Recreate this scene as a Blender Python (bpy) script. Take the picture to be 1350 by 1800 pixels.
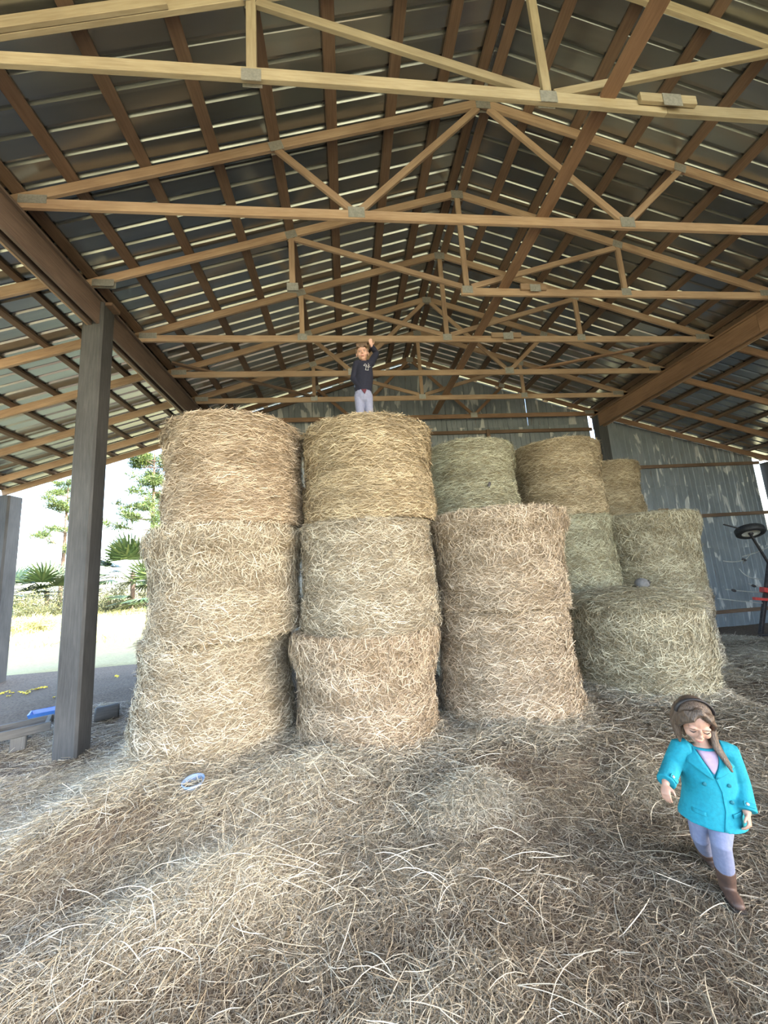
import bpy, math, random
import numpy as np
from mathutils import Vector, Matrix, noise

random.seed(7)
rng = np.random.default_rng(7)
sc = bpy.context.scene
COL = sc.collection
for o in list(bpy.data.objects):
    bpy.data.objects.remove(o)

# ------------------------------------------------------------------ camera
F_PX = 647.777
CAM = Vector((0.0, 0.0, 2.05))
RX, RY, RZ = -0.1572, -0.1057, -0.0650


def _rot():
    cx, sx = math.cos(RX), math.sin(RX); cy, sy = math.cos(RY), math.sin(RY); cz, sz = math.cos(RZ), math.sin(RZ)
    B = Matrix(((1, 0, 0), (0, 0, -1), (0, 1, 0)))
    Rx = Matrix(((1, 0, 0), (0, cx, -sx), (0, sx, cx)))
    Ry = Matrix(((cy, 0, sy), (0, 1, 0), (-sy, 0, cy)))
    Rz = Matrix(((cz, -sz, 0), (sz, cz, 0), (0, 0, 1)))
    return Rz @ Rx @ Ry @ B


ROT = _rot()


def at(u, v, y):
    """world point at depth y that the photograph shows at pixel (u, v)"""
    d = ROT.transposed() @ Vector(((u - 675) / F_PX, (v - 900) / F_PX, 1))
    return CAM + d * (y / d.y)


cam_d = bpy.data.cameras.new('camera')
cam_d.sensor_fit = 'HORIZONTAL'
cam_d.sensor_width = 36.0
cam_d.lens = F_PX / 1350 * 36.0
cam_d.clip_start = 0.05
cam_d.clip_end = 600
cam = bpy.data.objects.new('camera', cam_d)
COL.objects.link(cam)
cam.matrix_world = Matrix.Translation(CAM) @ Matrix((ROT[0], -ROT[1], -ROT[2])).transposed().to_4x4()
sc.camera = cam

# ------------------------------------------------------------------ world, sun, exposure
SUN_EL = math.radians(27)
SUN_TRAVEL = Vector((-0.90, 0.44, 0)).normalized() * math.cos(SUN_EL) + Vector((0, 0, -math.sin(SUN_EL)))
w = bpy.data.worlds.new('sky')
sc.world = w
w.use_nodes = True
nt = w.node_tree
nt.nodes.clear()
sky = nt.nodes.new('ShaderNodeTexSky')
sky.sky_type = 'NISHITA'
sky.sun_disc = False
sky.sun_elevation = SUN_EL
sky.sun_rotation = math.atan2(-SUN_TRAVEL.x, -SUN_TRAVEL.y)
sky.air_density = 1.0
sky.dust_density = 2.5
sky.ozone_density = 1.0
bg = nt.nodes.new('ShaderNodeBackground')
bg.inputs['Strength'].default_value = 0.42
wo = nt.nodes.new('ShaderNodeOutputWorld')
nt.links.new(sky.outputs[0], bg.inputs[0])
nt.links.new(bg.outputs[0], wo.inputs[0])

sd = bpy.data.lights.new('sun', 'SUN')
sd.energy = 6.0
sd.angle = math.radians(0.6)
sd.color = (1.0, 0.955, 0.88)
sun = bpy.data.objects.new('sun', sd)
COL.objects.link(sun)
sun.rotation_euler = SUN_TRAVEL.to_track_quat('-Z', 'Y').to_euler()

sc.view_settings.view_transform = 'Standard'
sc.view_settings.look = 'None'
sc.view_settings.gamma = 1.0
sc.view_settings.use_curve_mapping = False
sc.view_settings.exposure = 2.2

# ------------------------------------------------------------------ dimensions of the barn
XR, ZR = 2.123, 8.21          # ridge
XL, XRT = -3.5585, 7.80       # girder lines
ZC = 6.387                    # truss bottom chord centre
TY = [2.689 + 1.2203 * k for k in range(7)]
WALL_Y = 10.21
M = (ZR - ZC) / (XR - XL)     # roof pitch
Y_FRONT = -4.0
Y_BACK = 10.45
OFF = 0.160                   # roof sheet above chord line
X_EAVE_L, X_EAVE_R = -8.75, 13.65
ML, MR = 0.303, 0.290


def sheet_z(x):
    """height of the roof sheets at x"""
    if x < XL:
        return ZC + OFF - 0.20 + ML * (x - XL)
    if x > XRT:
        return ZC + OFF - 0.01 - MR * (x - XRT)
    return ZR + OFF - M * abs(x - XR)


# ------------------------------------------------------------------ materials
MATS = {}


def new_mat(name):
    m = bpy.data.materials.new(name)
    m.use_nodes = True
    n = m.node_tree
    n.nodes.clear()
    out = n.nodes.new('ShaderNodeOutputMaterial')
    b = n.nodes.new('ShaderNodeBsdfPrincipled')
    n.links.new(b.outputs[0], out.inputs[0])
    MATS[name] = m
    return m, n, b


def ramp(n, fac, stops):
    r = n.nodes.new('ShaderNodeValToRGB')
    el = r.color_ramp.elements
    while len(el) < len(stops):
        el.new(0.5)
    for e, (p, c) in zip(el, stops):
        e.position = p
        e.color = (*c, 1)
    n.links.new(fac, r.inputs[0])
    return r.outputs[0]


def tex(n, scale, stretch=(1, 1, 1), detail=4, rough=0.55, kind='Object', dist=0.0):
    tc = n.nodes.new('ShaderNodeTexCoord')
    mp = n.nodes.new('ShaderNodeMapping')
    mp.inputs['Scale'].default_value = stretch
    n.links.new(tc.outputs[kind], mp.inputs[0])
    if kind == 'Object':
        oi = n.nodes.new('ShaderNodeObjectInfo')
        ad = n.nodes.new('ShaderNodeVectorMath'); ad.operation = 'ADD'
        ml = n.nodes.new('ShaderNodeMath'); ml.operation = 'MULTIPLY'; ml.inputs[1].default_value = 37.0
        n.links.new(oi.outputs['Random'], ml.inputs[0])
        n.links.new(mp.outputs[0], ad.inputs[0])
        n.links.new(ml.outputs[0], ad.inputs[1])
        vec = ad.outputs[0]
    else:
        vec = mp.outputs[0]
    t = n.nodes.new('ShaderNodeTexNoise')
    t.inputs['Scale'].default_value = scale
    t.inputs['Detail'].default_value = detail
    t.inputs['Roughness'].default_value = rough
    t.inputs['Distortion'].default_value = dist
    n.links.new(vec, t.inputs['Vector'])
    return t.outputs['Fac']


def mix(n, fac, a, b, mode='MIX'):
    x = n.nodes.new('ShaderNodeMix')
    x.data_type = 'RGBA'
    x.blend_type = mode
    for sock, val in ((x.inputs[0], fac), (x.inputs[6], a), (x.inputs[7], b)):
        if isinstance(val, (int, float)):
            sock.default_value = val
        elif isinstance(val, tuple):
            sock.default_value = (*val, 1)
        else:
            n.links.new(val, sock)
    return x.outputs[2]


def bump(n, b, fac, strength=0.3, dist=0.01):
    bp = n.nodes.new('ShaderNodeBump')
    bp.inputs['Strength'].default_value = strength
    bp.inputs['Distance'].default_value = dist
    n.links.new(fac, bp.inputs['Height'])
    n.links.new(bp.outputs[0], b.inputs['Normal'])


def simple(name, c1, c2, scale=8.0, rough=0.7, metal=0.0, stretch=(1, 1, 1), bmp=0.2, detail=4, vary=0.0, bdist=0.01):
    m, n, b = new_mat(name)
    f = tex(n, scale, stretch, detail)
    col = ramp(n, f, [(0.3, c1), (0.7, c2)])
    if vary > 0:
        oi = n.nodes.new('ShaderNodeObjectInfo')
        rr = n.nodes.new('ShaderNodeMapRange')
        rr.inputs['To Min'].default_value = 1 - vary
        rr.inputs['To Max'].default_value = 1 + vary
        n.links.new(oi.outputs['Random'], rr.inputs['Value'])
        cb = n.nodes.new('ShaderNodeCombineColor')
        for i in range(3):
            n.links.new(rr.outputs[0], cb.inputs[i])
        col = mix(n, 1.0, col, cb.outputs[0], 'MULTIPLY')
    n.links.new(col, b.inputs['Base Color'])
    b.inputs['Roughness'].default_value = rough
    b.inputs['Metallic'].default_value = metal
    if bmp:
        bump(n, b, f, bmp, bdist)
    return m


def wood(name, c1, c2, c3):
    m, n, b = new_mat(name)
    g = tex(n, 9.0, (0.35, 5, 5), 6, 0.65)
    big = tex(n, 2.0, (0.5, 1, 1), 3)
    col = ramp(n, g, [(0.28, c1), (0.5, c2), (0.75, c3)])
    oi = n.nodes.new('ShaderNodeObjectInfo')
    rr = n.nodes.new('ShaderNodeMapRange')
    rr.inputs['To Min'].default_value = 0.78
    rr.inputs['To Max'].default_value = 1.18
    n.links.new(oi.outputs['Random'], rr.inputs['Value'])
    cb = n.nodes.new('ShaderNodeCombineColor')
    for i in range(3):
        n.links.new(rr.outputs[0], cb.inputs[i])
    col = mix(n, 1.0, col, cb.outputs[0], 'MULTIPLY')
    col = mix(n, 0.35, col, ramp(n, big, [(0.35, tuple(x * 0.6 for x in c1)), (0.65, c3)]))
    n.links.new(col, b.inputs['Base Color'])
    b.inputs['Roughness'].default_value = 0.75
    bump(n, b, g, 0.25, 0.004)
    return m


wood('truss_wood', (0.235, 0.145, 0.09), (0.345, 0.232, 0.152), (0.45, 0.33, 0.228))
wood('pale_wood', (0.24, 0.185, 0.115), (0.34, 0.28, 0.185), (0.43, 0.37, 0.26))
wood('purlin_wood', (0.088, 0.053, 0.034), (0.14, 0.086, 0.056), (0.20, 0.132, 0.09))
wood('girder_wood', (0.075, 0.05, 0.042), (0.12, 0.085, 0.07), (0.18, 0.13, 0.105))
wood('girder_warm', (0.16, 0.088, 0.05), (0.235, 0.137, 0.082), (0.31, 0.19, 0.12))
wood('post_wood', (0.028, 0.03, 0.034), (0.05, 0.052, 0.056), (0.085, 0.085, 0.088))
wood('grey_wood', (0.045, 0.047, 0.05), (0.08, 0.082, 0.086), (0.14, 0.14, 0.14))
simple('plate_metal', (0.36, 0.36, 0.34), (0.52, 0.52, 0.49), 40, 0.45, 0.7)
simple('roof_metal', (0.28, 0.29, 0.29), (0.35, 0.36, 0.355), 3, 0.22, 0.88, (0.2, 3, 3), 0.0, 5, 0.12)
simple('dark_rubber', (0.012, 0.012, 0.013), (0.03, 0.03, 0.032), 30, 0.6)
simple('red_paint', (0.36, 0.035, 0.03), (0.52, 0.06, 0.05), 12, 0.45)
simple('dark_iron', (0.03, 0.028, 0.03), (0.07, 0.06, 0.06), 20, 0.55, 0.5)
simple('white_paint', (0.55, 0.55, 0.5), (0.75, 0.75, 0.7), 20, 0.5)
simple('blue_plastic', (0.05, 0.16, 0.50), (0.08, 0.24, 0.66), 6, 0.35)
simple('pale_blue_plastic', (0.16, 0.24, 0.40), (0.24, 0.34, 0.52), 6, 0.4)
simple('dirt', (0.055, 0.036, 0.024), (0.17, 0.125, 0.085), 26, 0.95, 0, (1, 1, 1), 0.8, 10, 0, 0.03)
simple('skin', (0.42, 0.235, 0.17), (0.48, 0.285, 0.21), 8, 0.5, 0, (1, 1, 1), 0.0)
simple('lips', (0.36, 0.11, 0.10), (0.40, 0.13, 0.11), 8, 0.45, 0, (1, 1, 1), 0.0)
simple('eye_dark', (0.03, 0.02, 0.015), (0.06, 0.04, 0.03), 8, 0.2, 0, (1, 1, 1), 0.0)
simple('eye_white', (0.7, 0.68, 0.65), (0.75, 0.73, 0.7), 8, 0.25, 0, (1, 1, 1), 0.0)
simple('hair_brown', (0.04, 0.025, 0.018), (0.145, 0.10, 0.07), 30, 0.45, 0, (6, 6, 0.8), 0.6)
simple('hair_light', (0.06, 0.034, 0.018), (0.15, 0.088, 0.046), 40, 0.5, 0, (3, 3, 1), 0.5)
simple('headband', (0.02, 0.018, 0.02), (0.035, 0.03, 0.03), 20, 0.5)
simple('teal_wool', (0.002, 0.195, 0.265), (0.004, 0.25, 0.335), 60, 0.85, 0, (1, 1, 1), 0.15)
simple('teal_dark', (0.0, 0.11, 0.15), (0.0, 0.14, 0.19), 60, 0.7, 0, (1, 1, 1), 0.1)
simple('lavender_knit', (0.145, 0.165, 0.265), (0.185, 0.205, 0.31), 50, 0.85, 0, (1, 1, 1), 0.15)
simple('pink_knit', (0.36, 0.26, 0.36), (0.40, 0.30, 0.40), 50, 0.85, 0, (1, 1, 1), 0.1)
simple('boot_leather', (0.055, 0.032, 0.025), (0.10, 0.058, 0.044), 20, 0.6)
simple('boot_sole', (0.02, 0.015, 0.012), (0.04, 0.03, 0.025), 20, 0.8)
simple('navy_fleece', (0.005, 0.006, 0.017), (0.010, 0.011, 0.026), 40, 0.9, 0, (1, 1, 1), 0.2)
simple('maroon_knit', (0.07, 0.015, 0.025), (0.10, 0.02, 0.035), 40, 0.9)
simple('grey_sweat', (0.19, 0.20, 0.295), (0.225, 0.235, 0.335), 40, 0.9, 0, (1, 1, 1), 0.2)
simple('logo_grey', (0.5, 0.5, 0.5), (0.55, 0.55, 0.55), 10, 0.7, 0, (1, 1, 1), 0.0)
simple('bark', (0.05, 0.035, 0.025), (0.13, 0.095, 0.07), 10, 0.95, 0, (3, 3, 0.6), 0.7)
simple('yellow_leaf', (0.60, 0.46, 0.03), (0.75, 0.60, 0.06), 8, 0.7)
simple('stone_grey', (0.10, 0.10, 0.105), (0.19, 0.185, 0.185), 14, 0.8)


def straw_mat(name, dark, midc, light, rough=0.65, tinted=True, trans=0.0):
    m, n, b = new_mat(name)
    a = n.nodes.new('ShaderNodeAttribute')
    a.attribute_name = 'tone'
    col = ramp(n, a.outputs['Fac'], [(0.0, dark), (0.5, midc), (1.0, light)])
    if tinted:
        oi = n.nodes.new('ShaderNodeObjectInfo')
        col = mix(n, 1.0, col, oi.outputs['Color'], 'MULTIPLY')
    n.links.new(col, b.inputs['Base Color'])
    b.inputs['Roughness'].default_value = rough
    return m


straw_mat('straw', (0.19, 0.155, 0.105), (0.40, 0.343, 0.255), (0.73, 0.66, 0.525))
straw_mat('floor_straw', (0.13, 0.10, 0.068), (0.32, 0.27, 0.195), (0.72, 0.66, 0.53), 0.55, False)
straw_mat('pine_needles', (0.020, 0.045, 0.010), (0.05, 0.085, 0.018), (0.11, 0.14, 0.03), 0.5, False)
straw_mat('palm_leaf', (0.015, 0.035, 0.012), (0.04, 0.07, 0.022), (0.10, 0.13, 0.045), 0.4, False)
straw_mat('shrub_leaf', (0.03, 0.04, 0.015), (0.07, 0.08, 0.03), (0.15, 0.145, 0.06), 0.6, False)
straw_mat('grass_blade', (0.14, 0.16, 0.04), (0.34, 0.33, 0.12), (0.58, 0.52, 0.26), 0.6, False)

# hay body under the loose straw, tinted per bale
m, n, b = new_mat('hay_core')
f1 = tex(n, 30, (1, 1, 6), 6, 0.7)
f2 = tex(n, 3.0, (1, 1, 1.5), 3)
c = ramp(n, f1, [(0.3, (0.12, 0.09, 0.055)), (0.52, (0.27, 0.21, 0.135)), (0.75, (0.43, 0.355, 0.24))])
c = mix(n, 0.3, c, ramp(n, f2, [(0.35, (0.18, 0.14, 0.09)), (0.65, (0.38, 0.31, 0.21))]))
oi = n.nodes.new('ShaderNodeObjectInfo')
c = mix(n, 1.0, c, oi.outputs['Color'], 'MULTIPLY')
n.links.new(c, b.inputs['Base Color'])
b.inputs['Roughness'].default_value = 0.9
bump(n, b, f1, 0.9, 0.02)

# weathered wall sheets: dull galvanised steel, oxide patches, rust runs
m, n, b = new_mat('wall_metal')
base = tex(n, 2.2, (1, 1, 0.5), 5, 0.6)
patch = tex(n, 1.9, (1.9, 1, 0.6), 3, 0.5, dist=0.6)
rust = tex(n, 3.1, (2.4, 1, 0.35), 5, 0.65)
c = ramp(n, base, [(0.3, (0.17, 0.192, 0.218)), (0.7, (0.26, 0.292, 0.328))])
pm = ramp(n, patch, [(0.585, (0, 0, 0)), (0.63, (0.9, 0.9, 0.9))])
c = mix(n, pm, c, (0.56, 0.57, 0.58))
rm = ramp(n, rust, [(0.63, (0, 0, 0)), (0.72, (0.7, 0.7, 0.7))])
c = mix(n, rm, c, (0.13, 0.075, 0.05))
n.links.new(c, b.inputs['Base Color'])
b.inputs['Metallic'].default_value = 0.35
b.inputs['Roughness'].default_value = 0.5
bump(n, b, base, 0.15, 0.01)

# field beyond the barn
m, n, b = new_mat('field_grass')
g1 = tex(n, 0.35, (1, 1, 1), 5, 0.6)
g2 = tex(n, 12, (1, 1, 1), 6, 0.7)
c = ramp(n, g1, [(0.35, (0.30, 0.26, 0.13)), (0.65, (0.40, 0.38, 0.17))])
c = mix(n, 0.45, c, ramp(n, g2, [(0.3, (0.10, 0.085, 0.05)), (0.7, (0.42, 0.38, 0.22))]))
n.links.new(c, b.inputs['Base Color'])
b.inputs['Roughness'].default_value = 0.95
bump(n, b, g2, 0.8, 0.04)


# ------------------------------------------------------------------ helpers
def link(o, parent=None, loc=None):
    COL.objects.link(o)
    if parent is not None:
        o.parent = parent
    return o


def tag(o, label=None, cat=None, group=None, kind=None):
    if label: o['label'] = label
    if cat: o['category'] = cat
    if group: o['group'] = group
    if kind: o['kind'] = kind
    return o


def empty(name, loc=(0, 0, 0), rz=0.0):
    e = bpy.data.objects.new(name, None)
    e.empty_display_size = 0.1
    e.location = loc
    e.rotation_euler = (0, 0, rz)
    COL.objects.link(e)
    return e


def base_matrix(p):
    """matrix of a parent chain made here (locations and z rotations only)"""
    mm = p.matrix_basis.copy()
    q = p
    while q.parent is not None:
        mm = q.parent.matrix_basis @ q.matrix_parent_inverse @ mm
        q = q.parent
    return mm


def adopt(o, parent):
    """parent o, keeping the world placement in its matrix_basis"""
    o.parent = parent
    o.matrix_parent_inverse = base_matrix(parent).inverted()


def mesh_np(name, V, Fq, mat, tone=None, smooth=False):
    me = bpy.data.meshes.new(name)
    V = np.asarray(V, dtype=np.float32).reshape(-1, 3)
    Fq = np.asarray(Fq, dtype=np.int32)
    k = Fq.shape[1]
    me.vertices.add(len(V)); me.vertices.foreach_set('co', V.ravel())
    me.loops.add(Fq.size); me.loops.foreach_set('vertex_index', Fq.ravel())
    me.polygons.add(len(Fq)); me.polygons.foreach_set('loop_start', np.arange(0, Fq.size, k, dtype=np.int32))
    me.update(calc_edges=True)
    if tone is not None:
        at_ = me.attributes.new('tone', 'FLOAT', 'POINT')
        at_.data.foreach_set('value', np.asarray(tone, dtype=np.float32))
    if smooth:
        me.polygons.foreach_set('use_smooth', np.ones(len(Fq), dtype=bool))
    me.materials.append(MATS[mat])
    return me


class MB:
    """collects shapes for one mesh"""
    def __init__(s):
        s.v = []; s.f = []

    def add(s, vs, fs):
        k = len(s.v)
        s.v += [tuple(x) for x in vs]
        s.f += [tuple(i + k for i in f) for f in fs]
        return s

    def box(s, c, size, mat=None):
        mat = mat or Matrix.Identity(4)
        hx, hy, hz = size[0] / 2, size[1] / 2, size[2] / 2
        vs = [mat @ (Vector(c) + Vector((x * hx, y * hy, z * hz))) for x, y, z in
              ((-1, -1, -1), (1, -1, -1), (1, 1, -1), (-1, 1, -1), (-1, -1, 1), (1, -1, 1), (1, 1, 1), (-1, 1, 1))]
        return s.add(vs, ((0, 3, 2, 1), (4, 5, 6, 7), (0, 1, 5, 4), (1, 2, 6, 5), (2, 3, 7, 6), (3, 0, 4, 7)))

    def loft(s, pts, rads, seg=12, ref=(1, 0, 0), caps=True):
        """tube through pts; rads are r or (a, b), a along ref; round ends"""
        pts = [Vector(p) for p in pts]
        rads = [(r, r) if isinstance(r, (int, float)) else r for r in rads]
        if caps:
            d0 = (pts[0] - pts[1]).normalized(); d1 = (pts[-1] - pts[-2]).normalized()
            r0, r1 = min(rads[0]), min(rads[-1])
            pre = [(pts[0] + d0 * r0 * 0.92, tuple(x * 0.38 for x in rads[0])), (pts[0] + d0 * r0 * 0.6, tuple(x * 0.8 for x in rads[0]))]
            post = [(pts[-1] + d1 * r1 * 0.6, tuple(x * 0.8 for x in rads[-1])), (pts[-1] + d1 * r1 * 0.92, tuple(x * 0.38 for x in rads[-1]))]
            pts = [p for p, _ in pre] + pts + [p for p, _ in post]
            rads = [r for _, r in pre] + rads + [r for _, r in post]
        ref = Vector(ref)
        vs = []
        for i, p in enumerate(pts):
            t = (pts[min(i + 1, len(pts) - 1)] - pts[max(i - 1, 0)]).normalized()
            a = ref - t * ref.dot(t)
            if a.length < 1e-4:
                a = Vector((0, 1, 0)) - t * t.y
            a.normalize()
            bb = t.cross(a)
            for k in range(seg):
                an = 2 * math.pi * k / seg
                vs.append(p + a * (math.cos(an) * rads[i][0]) + bb * (math.sin(an) * rads[i][1]))
        fs = []
        nn = len(pts)
        for i in range(nn - 1):
            for k in range(seg):
                k2 = (k + 1) % seg
                fs.append((i * seg + k, i * seg + k2, (i + 1) * seg + k2, (i + 1) * seg + k))
        fs.append(tuple(range(seg - 1, -1, -1)))
        fs.append(tuple((nn - 1) * seg + k for k in range(seg)))
        return s.add(vs, fs)

    def ell(s, c, r, mat=None, seg=16, rings=10):
        mat = mat or Matrix.Identity(4)
        vs = []; fs = []
        c = Vector(c)
        vs.append(mat @ (c + Vector((0, 0, r[2]))))
        for i in range(1, rings):
            th = math.pi * i / rings
            for k in range(seg):
                ph = 2 * math.pi * k / seg
                vs.append(mat @ (c + Vector((r[0] * math.sin(th) * math.cos(ph), r[1] * math.sin(th) * math.sin(ph), r[2] * math.cos(th)))))
        vs.append(mat @ (c - Vector((0, 0, r[2]))))
        for k in range(seg):
            k2 = (k + 1) % seg
            fs.append((0, 1 + k, 1 + k2))
            for i in range(rings - 2):
                fs.append((1 + i * seg + k, 1 + (i + 1) * seg + k, 1 + (i + 1) * seg + k2, 1 + i * seg + k2))
            fs.append((1 + (rings - 2) * seg + k, len(vs) - 1, 1 + (rings - 2) * seg + k2))
        return s.add(vs, fs)

    def lathe(s, prof, seg=24, mat=None, close=False):
        """profile of (r, z) about z"""
        mat = mat or Matrix.Identity(4)
        vs = [mat @ Vector((r * math.cos(2 * math.pi * k / seg), r * math.sin(2 * math.pi * k / seg), z)) for r, z in prof for k in range(seg)]
        fs = []
        nn = len(prof)
        for i in range(nn if close else nn - 1):
            j = (i + 1) % nn
            for k in range(seg):
                k2 = (k + 1) % seg
                fs.append((i * seg + k, i * seg + k2, j * seg + k2, j * seg + k))
        return s.add(vs, fs)

    def build(s, name, mat, parent=None, smooth=False, remesh=None, smooth_it=0):
        me = bpy.data.meshes.new(name)
        me.from_pydata(s.v, [], s.f)
        me.update()
        me.materials.append(MATS[mat])
        if smooth:
            me.polygons.foreach_set('use_smooth', [True] * len(me.polygons))
        o = bpy.data.objects.new(name, me)
        COL.objects.link(o)
        if parent is not None:
            adopt(o, parent)
        if remesh:
            r = o.modifiers.new('remesh', 'REMESH')
            r.mode = 'VOXEL'; r.voxel_size = remesh; r.use_smooth_shade = True
            if smooth_it:
                q = o.modifiers.new('smooth', 'SMOOTH')
                q.factor = 0.5; q.iterations = smooth_it
        return o


def board(name, p0, p1, wid, hgt, mat, parent, up=(0, 0, 1), crown=0.0, nseg=1):
    """a straight (or slightly crowned) timber from p0 to p1; hgt is along up"""
    p0, p1, up = Vector(p0), Vector(p1), Vector(up)
    x = (p1 - p0); L = x.length; x.normalize()
    z = (up - x * up.dot(x)).normalized()
    y = z.cross(x)
    bv = min(wid, hgt) * 0.09
    mb = MB()
    sec = [(-wid / 2 + bv, -hgt / 2), (wid / 2 - bv, -hgt / 2), (wid / 2, -hgt / 2 + bv), (wid / 2, hgt / 2 - bv),
           (wid / 2 - bv, hgt / 2), (-wid / 2 + bv, hgt / 2), (-wid / 2, hgt / 2 - bv), (-wid / 2, -hgt / 2 + bv)]
    vs = []
    for i in range(nseg + 1):
        t = i / nseg
        dz = crown * 4 * t * (1 - t)
        for (a, b2) in sec:
            vs.append((-L / 2 + L * t, a, b2 + dz))
    fs = []
    for i in range(nseg):
        for k in range(8):
            k2 = (k + 1) % 8
            fs.append((i * 8 + k, (i + 1) * 8 + k, (i + 1) * 8 + k2, i * 8 + k2))
    fs.append(tuple(range(8)))
    fs.append(tuple(nseg * 8 + k for k in range(7, -1, -1)))
    mb.add(vs, fs)
    o = mb.build(name, mat)
    mm = Matrix((x, y, z)).transposed().to_4x4()
    mm.translation = (p0 + p1) / 2
    o.matrix_basis = mm
    if parent is not None:
        adopt(o, parent)
    return o


def ribbons(P, D, L, Wd, N, bend, curl, nseg=3, roll=0.8):
    """N flat curved stalks as one quad mesh; P centres, D unit directions, N normals; returns V, F"""
    n_ = len(P)
    S = np.cross(N, D); S /= np.linalg.norm(S, axis=1, keepdims=True) + 1e-9
    a = rng.uniform(-roll, roll, n_)
    wv = S * np.cos(a)[:, None] + N * np.sin(a)[:, None]
    t = np.linspace(0, 1, nseg + 1)
    V = np.zeros((n_, nseg + 1, 2, 3), np.float32)
    for i, tt in enumerate(t):
        c_ = P + D * (L * (tt - 0.5))[:, None] + N * (bend * 4 * tt * (1 - tt))[:, None] + S * (curl * ((tt - 0.5) ** 2) * 4)[:, None]
        tap = 1.0 if 0 < i < nseg else 0.55
        V[:, i, 0] = c_ - wv * (Wd * 0.5 * tap)[:, None]
        V[:, i, 1] = c_ + wv * (Wd * 0.5 * tap)[:, None]
    base = (np.arange(n_) * (nseg + 1) * 2)[:, None]
    Fs = []
    for i in range(nseg):
        Fs.append(base + np.array([[2 * i, 2 * i + 1, 2 * i + 3, 2 * i + 2]]))
    Fq = np.stack(Fs, 1).reshape(-1, 4)
    return V.reshape(-1, 3), Fq, (nseg + 1) * 2


def sstep(x):
    x = np.clip(x, 0, 1)
    return x * x * (3 - 2 * x)


# ------------------------------------------------------------------ ground
_oct = [(rng.uniform(0, 6.28), rng.uniform(0, 6.28), rng.uniform(-1, 1, 2), fr) for fr in (1.3, 1.9, 2.7, 3.9, 5.3, 7.7, 10.1, 13.7) for _ in range(3)]


def wav(x, y):
    s_ = 0
    for a, b2, d, fr in _oct:
        d = d / (np.linalg.norm(d) + 1e-6)
        s_ = s_ + np.sin((x * d[0] + y * d[1]) * fr + a + np.sin((x * d[1] - y * d[0]) * fr * 0.7 + b2) * 1.3) / fr
    return s_


PILES = [(-0.92, 2.85, 0.18, 0.50, 0.30), (0.95, 3.20, 0.20, 0.36, 0.19), (0.55, 2.75, 0.07, 0.5, 0.25), (2.45, 3.25, 0.10, 0.25, 0.18),
         (-1.6, 2.55, 0.07, 0.5, 0.3), (0.5, 2.15, 0.05, 0.4, 0.2), (-0.3, 3.75, 0.10, 0.5, 0.2), (1.55, 3.85, 0.10, 0.5, 0.2), (-1.9, 4.0, 0.08, 0.3, 0.2)]


def gz(x, y):
    z = 0.28 * sstep((y - 2.95) / 0.75) * sstep((x + 3.2) / 1.0) * sstep((5.4 - x) / 1.0)
    z = z - 0.22 * sstep((y - 6) / 3.5) * sstep((x - 5) / 2.5)
    for px, py, h, sx, sy in PILES:
        z = z + h * np.exp(-((x - px) / sx) ** 2 - ((y - py) / sy) ** 2)
    fade = sstep((x + 9) / 3) * sstep((12 - y) / 3)
    return z + 0.012 * wav(x, y) * fade


def grid(name, xs, ys, zf, mat, smooth=True):
    X, Y = np.meshgrid(xs, ys)
    Z = zf(X, Y)
    V = np.stack([X, Y, Z], -1).reshape(-1, 3)
    nx, ny = len(xs), len(ys)
    idx = np.arange(nx * ny).reshape(ny, nx)
    Fq = np.stack([idx[:-1, :-1], idx[:-1, 1:], idx[1:, 1:], idx[1:, :-1]], -1).reshape(-1, 4)
    me = mesh_np(name, V, Fq, mat, smooth=smooth)
    o = bpy.data.objects.new(name, me)
    COL.objects.link(o)
    return o


fl = grid('floor', np.arange(-9.0, 13.91, 0.07), np.arange(-4.0, 11.01, 0.07), gz, 'dirt')
tag(fl, 'brown dirt barn floor under the scattered hay', kind='structure')


def gout(X, Y):
    inside = (X > -8.9) & (X < 13.8) & (Y > -3.9) & (Y < 10.9)
    z = -0.012 + 0.05 * wav(X * 0.15, Y * 0.15)
    return np.where(inside, -0.9, np.where(((X > -10) & (X < 15) & (Y > -5.5) & (Y < 12)), -0.012 + 0 * X, z))


xs = np.concatenate([np.linspace(-150, -30, 25), np.linspace(-28, -10, 30), np.linspace(-9.0, 13.9, 24), np.linspace(15, 40, 14), np.linspace(45, 150, 12)])
ys = np.concatenate([np.linspace(-120, -20, 16), np.linspace(-18, -4.0, 12), np.linspace(-3, 10, 14), np.linspace(11.0, 30, 30), np.linspace(32, 200, 30)])
go = grid('ground', xs, ys, gout, 'field_grass')
tag(go, 'grassy field around the barn', kind='structure')

# ------------------------------------------------------------------ roof: sheets and purlins
roof = empty('ceiling', (XR, 2.0, ZR + OFF))
tag(roof, 'ribbed metal barn roof on wooden purlins', kind='structure')
PITCH = 0.225
SW = 0.90


def sheet_mesh(name, L):
    prof = []
    for k in range(4):
        y0 = k * PITCH
        prof += [(y0, 0), (y0 + 0.150, 0), (y0 + 0.160, 0.026), (y0 + 0.190, 0.028), (y0 + 0.210, 0)]
    prof.append((SW + 0.012, 0.0))
    vs = []
    for x in (0, L):
        vs += [(x, y, z) for y, z in prof]
    k = len(prof)
    fs = [(i, i + 1, k + i + 1, k + i) for i in range(k - 1)]
    me = bpy.data.meshes.new(name)
    me.from_pydata(vs, [], fs)
    me.update()
    me.materials.append(MATS['roof_metal'])
    return me


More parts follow.
